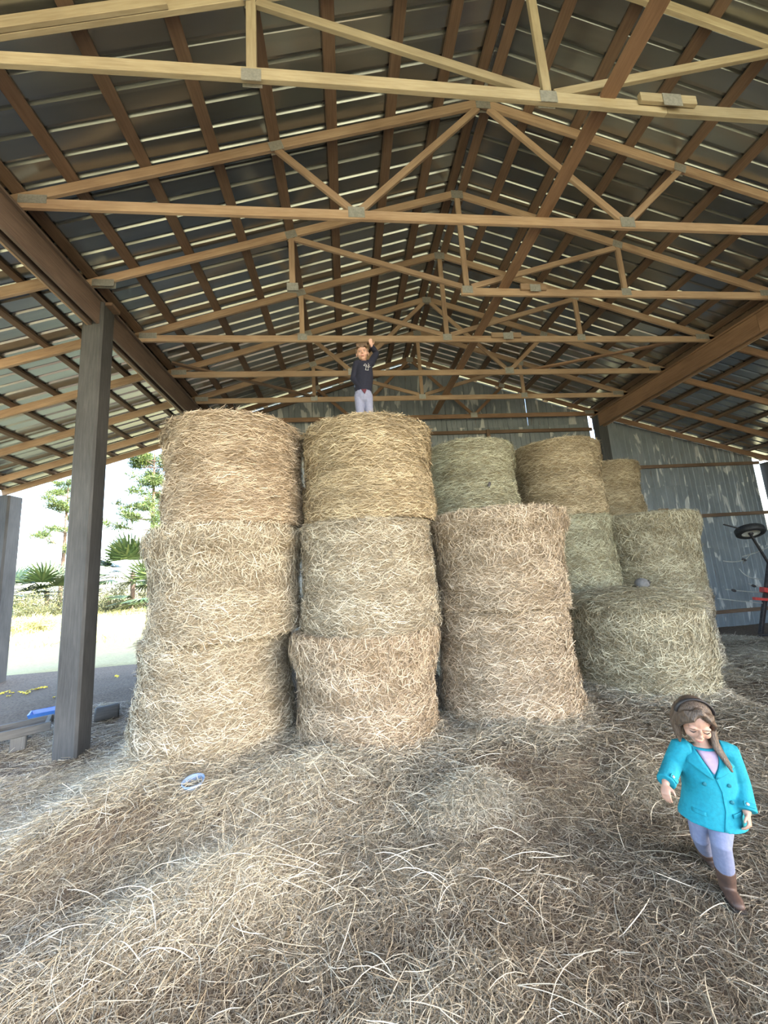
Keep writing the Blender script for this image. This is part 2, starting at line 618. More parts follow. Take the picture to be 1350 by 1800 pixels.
slopes = [((XR, ZR + OFF), (XL - 0.12, ZR + OFF - M * (XR - XL + 0.12))),
          ((XR, ZR + OFF), (XRT + 0.12, ZR + OFF - M * (XRT + 0.12 - XR))),
          ((XL + 0.02, sheet_z(XL - 0.001) - 0.012), (X_EAVE_L, sheet_z(X_EAVE_L) - 0.012)),
          ((XRT - 0.02, sheet_z(XRT + 0.001) - 0.012), (X_EAVE_R, sheet_z(X_EAVE_R) - 0.012))]
nsh = int(math.ceil((Y_BACK - Y_FRONT) / SW))
for (a, b2) in slopes:
    A_ = Vector((a[0], 0, a[1])); B_ = Vector((b2[0], 0, b2[1]))
    d = (B_ - A_); L = d.length; d.normalize()
    me = sheet_mesh('roof_sheet', L)
    zz = d.cross(Vector((0, 1, 0)))
    flip = zz.z < 0
    if flip:
        zz = -zz
    for i in range(nsh):
        o = bpy.data.objects.new('roof_sheet', me)
        COL.objects.link(o)
        mm = Matrix((d, Vector((0, 1, 0)), zz)).transposed().to_4x4()
        mm.translation = A_ + Vector((0, Y_BACK - (i + 1) * SW, random.uniform(-0.002, 0.002)))
        o.matrix_basis = mm
        adopt(o, roof)
# ridge cap
capm = MB()
yv = (Y_FRONT, Y_BACK)
zt = ZR + OFF + 0.055
vs = []
for y in yv:
    vs += [(XR - 0.18, y, zt - 0.18 * M), (XR, y, zt), (XR + 0.18, y, zt - 0.18 * M)]
capm.add(vs, ((0, 1, 4, 3), (1, 2, 5, 4)))
capm.build('ridge_cap', 'roof_metal', roof)

nL = Vector((-M, 0, 1)).normalized(); nR = Vector((M, 0, 1)).normalized()
PUR = [0.10, 0.63, 1.29, 2.06, 2.78, 3.50, 4.28, 5.06, 5.62]
PW, PH = 0.135, 0.045
for dx in PUR:
    for sgn, nn in ((-1, nL), (1, nR)):
        x = XR + sgn * dx
        z = sheet_z(x) - (PH / 2 + 0.004) / nn.z
        # two lengths lapped over a truss
        ysplit = random.choice((1.5, 5.13, 6.35))
        board('purlin', (x, Y_FRONT, z), (x, ysplit, z), PW, PH, 'purlin_wood', roof, nn)
        board('purlin', (x, ysplit + 0.004, z), (x, Y_BACK - 0.05, z), PW, PH, 'purlin_wood', roof, nn)
nLl = Vector((-ML, 0, 1)).normalized(); nRl = Vector((MR, 0, 1)).normalized()
LP, RP_ = (-4.12, -4.66, -5.36, -6.08, -6.80, -7.52, -8.25, -8.70), (8.40, 9.10, 9.85, 10.52, 11.25, 12.0, 12.75, 13.55)
LPH = 0.06
for xsb, nn in ((LP, nLl), (RP_, nRl)):
    for x in xsb:
        z = sheet_z(x) - (LPH / 2 + 0.016) / nn.z
        board('purlin', (x, Y_FRONT, z), (x, 4.2, z), 0.09, LPH, 'purlin_wood', roof, nn)
        board('purlin', (x, 4.204, z), (x, Y_BACK - 0.05, z), 0.09, LPH, 'purlin_wood', roof, nn)
RH = 0.15
# boards added to seal out light where the lean-to roofs meet the main roof
for xf_, zlo, zhi in ((XL - 0.07, sheet_z(XL - 0.001) - 0.06, sheet_z(XL + 0.001) - 0.015), (XRT + 0.07, sheet_z(XRT + 0.001) - 0.12, sheet_z(XRT - 0.001) - 0.03)):
    board('light_seal_board', (xf_, Y_FRONT, (zlo + zhi) / 2), (xf_, Y_BACK - 0.05, (zlo + zhi) / 2), 0.03, zhi - zlo, 'purlin_wood', roof)


def lean_rafter(y, side, x_out=None):
    if side < 0:
        x0, x1, nn = XL - 0.10, X_EAVE_L + 0.05, nLl
    else:
        x0, x1, nn = XRT + 0.10, X_EAVE_R - 0.05, nRl
    dz = (LPH + 0.018 + RH / 2) / nn.z
    return board('rafter', (x0, y, sheet_z(x0) - dz), (x1, y, sheet_z(x1) - dz), 0.045, RH, 'truss_wood' if side < 0 else 'girder_warm', roof, nn)


for y in (3.55, 4.75, 5.93, 7.12, 8.33, 9.45, 10.12):
    lean_rafter(y, -1)
for y in (2.69, 3.91, 5.15, 6.36, 7.66, 8.92, 10.02):
    lean_rafter(y, 1)
# lapped splice on one lean-to rafter
xx0, xx1 = -5.3, -4.35
dz = (LPH + 0.018 + RH / 2) / nLl.z
board('rafter_splice', (xx0, 5.975, sheet_z(xx0) - dz + 0.02), (xx1, 5.975, sheet_z(xx1) - dz + 0.02), 0.04, 0.13, 'truss_wood', roof, nLl)

# ------------------------------------------------------------------ trusses
CH = 0.125     # chord height
TW = 0.042


def truss(k, label, kind, mat='truss_wood', broken=False, crown=0.0, splice=None, top_splice=False):
    y = TY[k]
    t = empty('roof_truss', (XR, y, ZC - CH / 2))
    tag(t, label, 'truss', 'roof trusses')
    e = 0.10
    # bottom chord
    if broken:
        board('bottom_chord', (XR - 0.10, y, ZC), (XRT + e, y, ZC), TW, CH, mat, t)
    elif splice is not None:
        board('bottom_chord', (XL - e, y, ZC), (splice, y, ZC + 0.0), TW, CH, mat, t, crown=crown, nseg=10 if crown else 1)
        board('bottom_chord', (splice + 0.004, y, ZC), (XRT + e, y, ZC), TW, CH, mat, t)
    else:
        board('bottom_chord', (XL - e, y, ZC), (XRT + e, y, ZC), TW, CH, mat, t, crown=crown, nseg=10 if crown else 1)
    # top chords
    for sgn, nn in ((-1, nL), (1, nR)):
        xe = XR + sgn * (XR - XL + 0.10)
        z0 = ZR - M * abs(xe - XR) + 0.035
        board('top_chord', (XR + sgn * 0.004, y, ZR + 0.035), (xe, y, z0), TW, CH, mat, t, nn)
    web_w = 0.088

    def web(xa, za, xb, zb):
        board('web', (xa, y, za), (xb, y, zb), TW - 0.004, web_w, mat, t, (1, 0, 0) if abs(xa - xb) < 0.4 else (0, 0, 1))

    def plate(x, z, wx=0.17, wz=0.13, rot=0.0):
        for sgn in (-1, 1):
            mb = MB().box((0, 0, 0), (wx, 0.004, wz))
            o = mb.build('gusset_plate', 'plate_metal')
            o.matrix_basis = Matrix.Translation((x, y + sgn * (TW / 2 + 0.003), z)) @ Matrix.Rotation(rot, 4, 'Y')
            adopt(o, t)
    zt_ = lambda x: ZR + 0.035 - M * abs(x - XR)
    zb = ZC + CH / 2 - 0.01
    q1, q2 = XR - 2.76, XR + 2.76
    if kind == 'king':
        web(q1, zb, q1, zt_(q1) - CH / 2)
        web(q2, zb, q2, zt_(q2) - CH / 2)
        web(XR, zb, XR, ZR - 0.03)
        web(q1 + 0.05, zt_(q1) - CH / 2 - 0.02, XR - 0.08, zb + 0.04)
        web(q2 - 0.05, zt_(q2) - CH / 2 - 0.02, XR + 0.08, zb + 0.04)
        for x in (q1, q2, XR):
            plate(x, ZC + 0.03)
        plate(q1, zt_(q1) - 0.02, rot=-math.atan(M)); plate(q2, zt_(q2) - 0.02, rot=math.atan(M))
    else:
        n1, n2 = XR - 1.81, XR + 1.80
        web(q1, zt_(q1) - CH / 2 + 0.01, n1 - 0.05, zb + 0.02)
        web(n1 + 0.05, zb + 0.02, XR - 0.08, ZR - 0.06)
        web(q2, zt_(q2) - CH / 2 + 0.01, n2 + 0.05, zb + 0.02)
        web(n2 - 0.05, zb + 0.02, XR + 0.08, ZR - 0.06)
        for x in (n1, n2):
            plate(x, ZC + 0.03, 0.20, 0.15)
        plate(q1, zt_(q1) - 0.02, rot=-math.atan(M)); plate(q2, zt_(q2) - 0.02, rot=math.atan(M))
    plate(XR, ZR, 0.20, 0.15)
    plate(XL + 0.22, ZC + 0.05, 0.30, 0.11); plate(XRT - 0.22, ZC + 0.05, 0.30, 0.11)
    if splice is not None:
        board('scab_board', (splice - 0.30, y - TW - 0.003, ZC + 0.055), (splice + 0.30, y - TW - 0.003, ZC + 0.055), 0.036, 0.10, mat, t)
        mb = MB().box((splice + 0.03, y - TW * 1.5 - 0.004, ZC + 0.03), (0.20, 0.004, 0.14))
        mb.build('gusset_plate', 'plate_metal', t)
    if top_splice:
        xa, xb = XL - 0.05, XL + 1.6
        board('scab_board', (xa + 0.5, y - TW, zt_(xa + 0.5)), (xb + 0.6, y - TW, zt_(xb + 0.6)), 0.036, CH, mat, t, nL)
    return t


truss(0, 'nearest roof truss, its pale bottom chord running across the top of the picture', 'king', 'pale_wood', crown=0.06, splice=at(1165, 180, TY[0]).x, top_splice=True)
truss(1, 'second nearest roof truss, with diagonal webs meeting at a plate above the bales', 'fan')
truss(2, 'third nearest roof truss, the left half of its bottom chord missing', 'king', broken=True, splice=None)
truss(3, 'fourth roof truss, whose bottom chord passes behind the boy\'s raised hand', 'king', splice=at(888, 590, TY[3]).x)
truss(4, 'fifth roof truss, its bottom chord passing behind the boy\'s chest', 'fan')
truss(5, 'sixth roof truss, its bottom chord just above the bale tops', 'king')
truss(6, 'last roof truss, standing against the back wall', 'fan', 'girder_warm')
# scab board and plate on the broken truss
t2 = [o for o in COL.objects if o.name == 'roof_truss.002'][0]
xs2 = at(935, 507, TY[2]).x
board('scab_board', (xs2 - 0.22, TY[2] - TW, ZC + 0.07), (xs2 + 0.22, TY[2] - TW, ZC + 0.07), 0.036, 0.11, 'truss_wood', t2)
MB().box((xs2 + 0.02, TY[2] - TW * 1.5 - 0.003, ZC + 0.04), (0.18, 0.004, 0.13)).build('gusset_plate', 'plate_metal', t2)

zbr = ZC + CH / 2 + 0.023
tag(board('brace_board', (2.74, 0.6, zbr), (2.74, 9.95, zbr), 0.16, 0.042, 'girder_warm', None), 'long brown brace board lying along the tops of the truss chords', 'brace')
tag(board('brace_board', (4.4, 7.66, zbr), (7.62, 6.38, zbr), 0.09, 0.04, 'girder_warm', None), 'brown diagonal brace board above the right girder, between two trusses', 'brace')
tag(board('brace_board', (-3.35, 7.25, zbr), (-0.55, 8.85, zbr), 0.09, 0.04, 'purlin_wood', None), 'dark diagonal brace board above the left girder, between two trusses', 'brace')

# ------------------------------------------------------------------ girders and posts
GT, GB = ZC - CH / 2, 5.90


def girder(x, mat, label, inner):
    g = empty('girder', (x, 5.5, GB))
    tag(g, label, 'beam', 'main girders')
    zc_ = (GT + GB) / 2
    for y0, y1 in ((Y_FRONT, 0.3), (0.305, 5.45), (5.455, 10.15)):
        board('girder_board', (x + inner * 0.05, y0, zc_ + 0.01), (x + inner * 0.05, y1, zc_ + 0.01), 0.045, GT - GB - 0.02, mat, g)
        board('girder_board', (x - inner * 0.05, y0, zc_), (x - inner * 0.05, y1, zc_), 0.045, GT - GB, mat, g)
        board('bottom_strip', (x - inner * 0.09, y0, GB + 0.03), (x - inner * 0.09, y1, GB + 0.03), 0.03, 0.06, 'truss_wood', g)
        board('top_plate', (x + inner * 0.02, y0, GT - 0.02), (x + inner * 0.02, y1, GT - 0.02), 0.19, 0.035, mat, g)
    return g


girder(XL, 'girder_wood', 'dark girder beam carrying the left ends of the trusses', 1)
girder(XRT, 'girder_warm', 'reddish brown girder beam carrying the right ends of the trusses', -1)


def post(x, y, ztop, s_, label, zb=-0.25):
    e_ = empty('barn_post', (x, y, 0.0))
    tag(e_, label, 'post', 'barn posts')
    board('shaft', (x, y, zb), (x, y, ztop), s_, s_, 'post_wood', e_, (0, 1, 0))
    return e_


pz = post(XL - 0.03, 5.45, GT - 0.02, 0.29, 'tall dark square post standing left of the bales, nearest the camera')
MB().box((XL + 0.16, 5.45, GT - 0.04), (0.10, 0.2, 0.05)).build('corbel', 'purlin_wood', pz)
post(-8.58, 10.14, sheet_z(-8.58) - 0.30, 0.42, 'dark post at the left edge, at the open back end of the lean-to')
post(XL, WALL_Y - 0.22, GT - 0.02, 0.28, 'dark post at the left end of the back wall, behind the bale stack')
post(XRT + 0.05, WALL_Y - 0.22, GT - 0.02, 0.28, 'dark post at the back wall with bright slits beside it')
post(13.32, WALL_Y - 0.16, sheet_z(13.3) - 0.30, 0.26, 'dark post at the far right corner of the back wall')

# ------------------------------------------------------------------ back wall
wb = empty('wall_back', (4.8, WALL_Y, -0.3))
tag(wb, 'back wall of weathered grey metal sheets on wooden girts', kind='structure')


def wall_sheet(x0, x1, z0, ztop_f, yoff):
    mb = MB()
    prof = []
    wdt = x1 - x0
    for fr, dy in ((0, 0), (0.015, -0.016), (0.03, 0), (0.25, 0.0), (0.265, -0.012), (0.28, 0), (0.5, 0), (0.515, -0.014), (0.53, 0), (0.75, 0), (0.765, -0.012), (0.78, 0), (0.97, 0), (0.985, -0.016), (1, 0)):
        prof.append((x0 + wdt * fr, dy))
    cx = (x0 + x1) / 2
    rot = random.uniform(-0.0025, 0.0025)
    vs = [((x - cx), dy, z0) for x, dy in prof] + [((x - cx), dy, ztop_f(x)) for x, dy in prof]
    k = len(prof)
    mb.add(vs, [(i, i + 1, k + i + 1, k + i) for i in range(k - 1)])
    o = mb.build('metal_sheet', 'wall_metal')
    o.matrix_basis = Matrix.Translation((cx, WALL_Y + yoff, 0)) @ Matrix.Rotation(rot, 4, 'Y')
    adopt(o, wb)


ROWS = [(-0.32, 2.05), (1.95, 4.15), (4.05, 6.1), (6.0, 9.0)]
x = XL + 0.05
GAPS = [(7.66, 7.74), (7.93, 8.17)]
edges = []
while x < 7.6:
    x1 = min(x + random.uniform(0.62, 0.70), 7.67)
    edges.append((x, x1 + 0.02 if x1 < 7.6 else x1)); x = x1
x = 8.20
while x < 13.0:
    x1 = min(x + random.uniform(0.66, 0.76), 13.07)
    edges.append((x, x1 + 0.02 if x1 < 13.0 else x1)); x = x1
for (x0, x1) in edges:
    for r, (z0, z1) in enumerate(ROWS):
        jz = random.uniform(-0.05, 0.05)
        lim = lambda xx: min(z1 + jz, sheet_z(xx) - 0.12)
        if lim((x0 + x1) / 2) - z0 < 0.15:
            continue
        wall_sheet(x0, x1, z0 + (jz if r else 0), lambda xx: max(lim(xx), z0 + 0.06), 0.02 + 0.010 * (r % 2) + random.uniform(0, 0.006))
for zg, x0, x1 in ((0.21, 8.2, 13.2), (3.08, 7.9, 13.2), (4.68, 7.9, 13.2), (5.95, XL + 0.1, 7.7), (4.4, XL + 0.1, 7.7), (2.9, XL + 0.1, 7.7)):
    board('girt', (x0, WALL_Y - 0.035, zg), (x1, WALL_Y - 0.035, zg), 0.045, 0.10, 'purlin_wood', wb)
board('stud', (4.35, WALL_Y - 0.08, 2.9), (4.35, WALL_Y - 0.08, 6.0), 0.10, 0.06, 'purlin_wood', wb, (0, 1, 0))
board('stud', (9.55, WALL_Y - 0.09, 2.0), (9.55, WALL_Y - 0.09, 3.35), 0.32, 0.03, 'girder_warm', wb, (0, 1, 0))
board('rake_board', (XR, WALL_Y - 0.04, sheet_z(XR) - 0.26), (XL, WALL_Y - 0.04, sheet_z(XL + 0.01) - 0.26), 0.04, 0.10, 'purlin_wood', wb, nL)

# unseen right side wall, added to keep sun out, closed with the same sheets
wr = empty('wall_right_sunblock', (13.6, 2, -0.3))
tag(wr, 'unseen right side wall of metal sheets, added to block the sun', kind='structure')
yy = Y_FRONT
while yy < 9.7:
    mb = MB()
    pr = [(0, 0), (0.24, 0), (0.25, -0.014), (0.26, 0), (0.5, 0), (0.51, -0.014), (0.52, 0), (0.9, 0)]
    vs = [(dx, y_, -0.3) for y_, dx in pr] + [(dx, y_, sheet_z(13.6) - 0.03) for y_, dx in pr]
    k = len(pr)
    mb.add(vs, [(i, i + 1, k + i + 1, k + i) for i in range(k - 1)])
    o = mb.build('metal_sheet', 'wall_metal')
    o.matrix_basis = Matrix.Translation((13.55, yy, 0))
    adopt(o, wr)
    yy += 0.88

# ------------------------------------------------------------------ hay bales
BR, BH = 0.80, 1.20


def bale_radius(zn, kind):
    e_ = 0.03
    r = BR
    edge = np.minimum(zn, 1 - zn) * BH
    r = r - 0.022 * np.clip(1 - edge / e_, 0, 1) ** 2
    if kind == 'lip':
        r = r + 0.07 * np.exp(-((zn - 0.86) / 0.13) ** 2) - 0.035 * np.exp(-((zn - 0.45) / 0.25) ** 2)
    elif kind == 'heap':
        r = r - 0.10 * np.clip((zn - 0.8) / 0.2, 0, 1) ** 2 + 0.03 * np.exp(-((zn - 0.5) / 0.3) ** 2)
    elif kind == 'sag':
        r = r + 0.035 * np.exp(-((zn - 0.12) / 0.2) ** 2) - 0.02 * np.exp(-((zn - 0.7) / 0.3) ** 2)
    else:
        r = r + 0.02 * np.sin(zn * 9)
    return r


def bale_noise(th, zn, ph):
    return (0.012 * np.sin(3 * th + ph + 4 * zn) + 0.010 * np.sin(7 * th - 9 * zn + 2 * ph) + 0.007 * np.sin(13 * th + 21 * zn + ph * 3)
            + 0.006 * np.sin(38 * zn + 2 * np.sin(2 * th + ph)) + 0.004 * np.sin(29 * th + 17 * zn))


def bale_meshes(kind, ph, nside, ntop):
    seg, nz = 72, 30
    zs = np.concatenate([[0.0, 0.02, 0.045], np.linspace(0.08, 0.92, nz - 6), [0.955, 0.98, 1.0]])
    th = np.arange(seg) / seg * 2 * math.pi
    V = []
    for zn in zs:
        r = bale_radius(zn, kind) + bale_noise(th, zn, ph)
        V.append(np.stack([r * np.cos(th), r * np.sin(th), np.full(seg, zn * BH)], -1))
    dome = 0.13 if kind == 'heap' else 0.02
    for fr, dz in ((0.80, dome * 0.5), (0.5, dome * 0.9), (0.12, dome)):
        r = BR * fr + 0 * th
        V.append(np.stack([r * np.cos(th), r * np.sin(th), np.full(seg, BH + dz) + 0.01 * np.sin(3 * th + 5 * fr)], -1))
    V = np.concatenate(V)
    nr = len(V) // seg
    Fq = []
    for i in range(nr - 1):
        for k in range(seg):
            k2 = (k + 1) % seg
            Fq.append((i * seg + k, i * seg + k2, (i + 1) * seg + k2, (i + 1) * seg + k))
    core = mesh_np('bale_core_' + kind, V, Fq, 'hay_core', smooth=True)
    # side stalks
    n_ = nside
    th = rng.uniform(0, 2 * math.pi, n_); zn = rng.uniform(0.0, 1.0, n_)
    rr = bale_radius(zn, kind) + bale_noise(th, zn, ph) + rng.uniform(0.0, 0.022, n_)
    Nn = np.stack([np.cos(th), np.sin(th), 0 * th], -1)
    T = np.stack([-np.sin(th), np.cos(th), 0 * th], -1)
    Z = np.array([[0, 0, 1.0]])
    if kind in ('lip', 'heap'):
        sd_ = np.where(zn > 0.45, 1.1, 0.6)
        ang = rng.normal(0, 1, n_) * sd_ + np.where(zn > 0.45, rng.choice([0, 1.4], n_), 0)
    elif kind == 'sag':
        ang = rng.normal(0, 0.55, n_)
    else:
        ang = rng.normal(0, 0.30, n_)
    D = T * np.cos(ang)[:, None] + Z * np.sin(ang)[:, None]
    out = np.where(rng.uniform(0, 1, n_) < 0.16, rng.normal(0, 0.36, n_), rng.normal(0, 0.09, n_))
    D = D + Nn * out[:, None]; D /= np.linalg.norm(D, axis=1, keepdims=True)
    L = rng.uniform(0.05, 0.19, n_)
    zn = np.minimum(zn, 1.012 - np.abs(D[:, 2]) * L * 0.5 / BH)
    P = np.stack([rr * np.cos(th), rr * np.sin(th), zn * BH], -1)
    bend = L ** 2 / (8 * BR) + rng.normal(0.0, 0.008, n_)
    V1, F1, per = ribbons(P, D, L, rng.uniform(0.003, 0.0072, n_), Nn, bend, rng.normal(0, 0.02, n_), 2, 0.9)
    tone = np.clip(rng.beta(1.35, 1.45, n_) + 0.10 * np.sin(zn * 19 + ph) + 0.06 * np.sin(5 * th + zn * 6), 0, 1)
    # rim and top stalks
    m_ = ntop
    th = rng.uniform(0, 2 * math.pi, m_); rad = BR * np.sqrt(rng.uniform(0.0, 1.08, m_))
    Nt = np.stack([0.5 * np.cos(th) * (rad / BR) ** 3, 0.5 * np.sin(th) * (rad / BR) ** 3, 1 + 0 * th], -1); Nt /= np.linalg.norm(Nt, axis=1, keepdims=True)
    a2 = rng.uniform(0, 2 * math.pi, m_)
    D2 = np.stack([np.cos(a2), np.sin(a2), rng.normal(-0.05, 0.22, m_)], -1)
    D2 -= Nt * (D2 * Nt).sum(1, keepdims=True) * 0.6
    D2 /= np.linalg.norm(D2, axis=1, keepdims=True)
    P2 = np.stack([rad * np.cos(th), rad * np.sin(th), BH + 0.004 + dome * (1 - (rad / BR) ** 2) - 0.03 * np.clip((rad / BR - 0.92) / 0.1, 0, 1.4) * (1 + dome * 12) + rng.uniform(-0.01, 0.025, m_)], -1)
    V2, F2, _ = ribbons(P2, D2, rng.uniform(0.07, 0.22, m_), rng.uniform(0.003, 0.006, m_), Nt, rng.normal(0.004, 0.012, m_), rng.normal(0, 0.02, m_), 2, 0.9)
    V3 = np.concatenate([V1, V2]); F3 = np.concatenate([F1, F2 + len(V1)])
    tn = np.concatenate([np.repeat(tone, per), np.repeat(np.clip(rng.beta(2.2, 2, m_), 0, 1), per)])
    straw = mesh_np('bale_straw_' + kind, V3, F3, 'straw', tone=tn)
    return core, straw


BALE = {'wound': bale_meshes('wound', 0.3, 15000, 4200), 'lip': bale_meshes('lip', 1.9, 15000, 4200), 'sag': bale_meshes('sag', 3.7, 15000, 4200), 'heap': bale_meshes('heap', 5.1, 15000, 9000)}
TAN = (1.0, 1.0, 1.0, 1); WARM = (1.01, 0.935, 0.80, 1); GREEN = (0.92, 1.0, 0.93, 1); OLIVE = (0.97, 0.99, 0.91, 1); PINK = (1.05, 0.97, 0.93, 1)


def bale(x, y, z, h, r, kind, tint, label, rz=0.0):
    b_ = empty('hay_bale', (x, y, z), rz)
    tag(b_, label, 'hay bale', 'round hay bales stacked on end')
    for nm, me in (('bale_body', BALE[kind][0]), ('loose_straw', BALE[kind][1])):
        o = bpy.data.objects.new(nm, me)
        o.scale = (r / BR, r / BR, h / BH)
        o.color = tint
        COL.objects.link(o)
        o.parent = b_
        if nm == 'loose_straw':
            o['kind'] = 'stuff'
    return b_


def stack(levels):
    for a in levels:
        bale(*a)


# x, y, base z, height, radius, kind, tint, label
Z1 = 0.27
stack([
    (-1.60, 4.86, Z1, 1.18, 0.835, 'sag', TAN, 'bottom round hay bale of the leftmost tall stack', 0.4),
    (-1.44, 4.74, Z1 + 1.18, 1.20, 0.84, 'lip', TAN, 'middle round hay bale of the leftmost tall stack, bulging at its top', 2.2),
    (-1.34, 4.70, Z1 + 2.38, 1.23, 0.79, 'wound', PINK, 'top round hay bale of the leftmost tall stack', 4.0),
    (0.16, 4.58, Z1, 1.14, 0.80, 'lip', PINK, 'bottom round hay bale of the tall stack under the boy', 1.1),
    (0.25, 4.60, Z1 + 1.14, 1.20, 0.79, 'sag', TAN, 'middle round hay bale of the tall stack under the boy', 3.3),
    (0.32, 4.60, Z1 + 2.34, 1.16, 0.79, 'wound', WARM, 'top round hay bale the boy stands on', 5.2),
    (1.90, 4.72, Z1 - 0.03, 1.30, 0.795, 'sag', PINK, 'lower bale of the two-high stack right of the boy\'s stack', 0.9),
    (1.90, 4.62, Z1 + 1.27, 1.12, 0.80, 'lip', PINK, 'upper shaggy bale of the two-high stack right of the boy\'s stack', 2.9),
    (2.24, 6.31, 0.25, 1.26, 0.80, 'wound', TAN, 'bottom bale hidden behind the two-high stack', 1.0),
    (2.24, 6.31, 1.51, 1.26, 0.80, 'wound', OLIVE, 'middle bale behind the two-high stack', 2.0),
    (2.24, 6.31, 2.77, 1.30, 0.80, 'wound', GREEN, 'greenish top bale just right of the boy\'s stack, set back', 3.0),
    (4.21, 6.80, 0.10, 1.33, 0.80, 'wound', TAN, 'bottom bale behind the low bale at the right', 4.0),
    (4.21, 6.80, 1.43, 1.38, 0.80, 'sag', GREEN, 'pale green middle bale under the orange-tan bale at the back', 5.0),
    (4.21, 6.80, 2.81, 1.42, 0.79, 'wound', WARM, 'orange-tan top bale second from the right', 0.2),
    (4.05, 5.16, 0.12, 1.30, 0.83, 'heap', OLIVE, 'low single bale at the right with loose hay spread on top', 2.4),
    (5.90, 6.80, 0.05, 1.30, 0.82, 'wound', TAN, 'bottom bale at the right end, behind the low bale', 2.7),
    (5.90, 6.80, 1.35, 1.42, 0.82, 'lip', OLIVE, 'upper bale at the right end, above the low bale', 4.4),
    (6.38, 8.42, 0.0, 1.38, 0.80, 'wound', TAN, 'bottom bale of the farthest stack by the back wall', 3.4),
    (6.38, 8.42, 1.38, 1.42, 0.80, 'wound', TAN, 'middle bale of the farthest stack by the back wall', 1.4),
    (6.38, 8.42, 2.80, 1.42, 0.80, 'wound', WARM, 'rightmost top bale, farthest back near the wall', 0.6),
])

# ------------------------------------------------------------------ loose hay on the floor
def scatter(n_, x0, x1, y0, y1, Lr, Wr, zr, bendr, nseg, dens=True, tone_shift=0.0, cl=0.20):
    x_ = rng.uniform(x0, x1, n_ * 3); y_ = rng.uniform(y0, y1, n_ * 3)
    pile = np.zeros_like(x_)
    for px, py, h, sx, sy in PILES:
        pile += h / 0.15 * np.exp(-((x_ - px) / (sx * 1.25)) ** 2 - ((y_ - py) / (sy * 1.25)) ** 2)
    nz_ = wav(x_ * 0.9 + 3, y_ * 0.9 - 7)
    pr = np.clip(0.50 + 0.20 * nz_ + 0.5 * pile, 0.22, 1)
    keep = rng.uniform(0, 1, len(x_)) < pr if dens else np.ones(len(x_), bool)
    x_, y_, pile, nz_ = [q[keep][:n_] for q in (x_, y_, pile, nz_)]
    n2 = len(x_)
    z_ = gz(x_, y_) + rng.uniform(zr[0], zr[1], n2) * (0.5 + 0.9 * np.clip(pile, 0, 1))
    a = rng.uniform(0, 2 * math.pi, n2) * 0.6 + rng.normal(0, 0.7, n2)
    D = np.stack([np.cos(a), np.sin(a), rng.normal(0, 0.16, n2) * (1 + np.clip(pile, 0, 1))], -1); D /= np.linalg.norm(D, axis=1, keepdims=True)
    Nn = np.tile(np.array([[0, 0, 1.0]]), (n2, 1)) + rng.normal(0, 0.25, (n2, 3)); Nn /= np.linalg.norm(Nn, axis=1, keepdims=True)
    L = rng.uniform(*Lr, n2)
    V, Fq, per = ribbons(np.stack([x_, y_, z_], -1), D, L, rng.uniform(*Wr, n2), Nn, rng.uniform(*bendr, n2), rng.normal(0, cl, n2) * L, nseg, 0.9)
    tone = np.clip(rng.beta(1.6, 2.2, n2) + 0.10 * np.clip(-x_ / 2.5, -0.4, 1) + 0.10 * np.clip(nz_, -1, 1) + 0.32 * np.clip(pile, 0, 1) + tone_shift, 0, 1)
    return V, Fq, np.repeat(tone, per)


def hay_object(parts, label):
    Vs, Fs, Ts = [], [], []
    k = 0
    for V, Fq, t in parts:
        Vs.append(V); Fs.append(Fq + k); Ts.append(t); k += len(V)
    # keep the stalks above the floor
    V = np.concatenate(Vs)
    V[:, 2] = np.maximum(V[:, 2], gz(V[:, 0], V[:, 1]) + 0.002)
    me = mesh_np('loose_hay', V, np.concatenate(Fs), 'floor_straw', tone=np.concatenate(Ts))
    o = bpy.data.objects.new('loose_hay', me)
    COL.objects.link(o)
    tag(o, label, 'hay', kind='stuff')
    return o


def fringe(bales_, n_):
    out_ = []
    for bx_, by_, br_ in bales_:
        th = rng.uniform(math.pi, 2 * math.pi, n_)
        rr = br_ + np.abs(rng.normal(0.0, 0.09, n_)) + 0.01
        x_ = bx_ + rr * np.cos(th); y_ = by_ + rr * np.sin(th)
        lean = np.clip(1.0 - (rr - br_) / 0.2, 0.1, 1)
        a = rng.uniform(0, 2 * math.pi, n_)
        D = np.stack([np.cos(a), np.sin(a), rng.normal(0.15, 0.5, n_) * lean], -1); D /= np.linalg.norm(D, axis=1, keepdims=True)
        Nn = np.stack([np.cos(th) * 0.6, np.sin(th) * 0.6, np.ones(n_)], -1); Nn /= np.linalg.norm(Nn, axis=1, keepdims=True)
        L = rng.uniform(0.08, 0.26, n_)
        P = np.stack([x_, y_, gz(x_, y_) + rng.uniform(0.0, 0.13, n_) * lean], -1)
        V, Fq, per = ribbons(P, D, L, rng.uniform(0.003, 0.006, n_), Nn, rng.uniform(-0.01, 0.03, n_), rng.normal(0, 0.15, n_) * L, 3, 0.9)
        out_.append((V, Fq, np.repeat(np.clip(rng.beta(1.6, 1.7, n_) + 0.05, 0, 1), per)))
    return out_


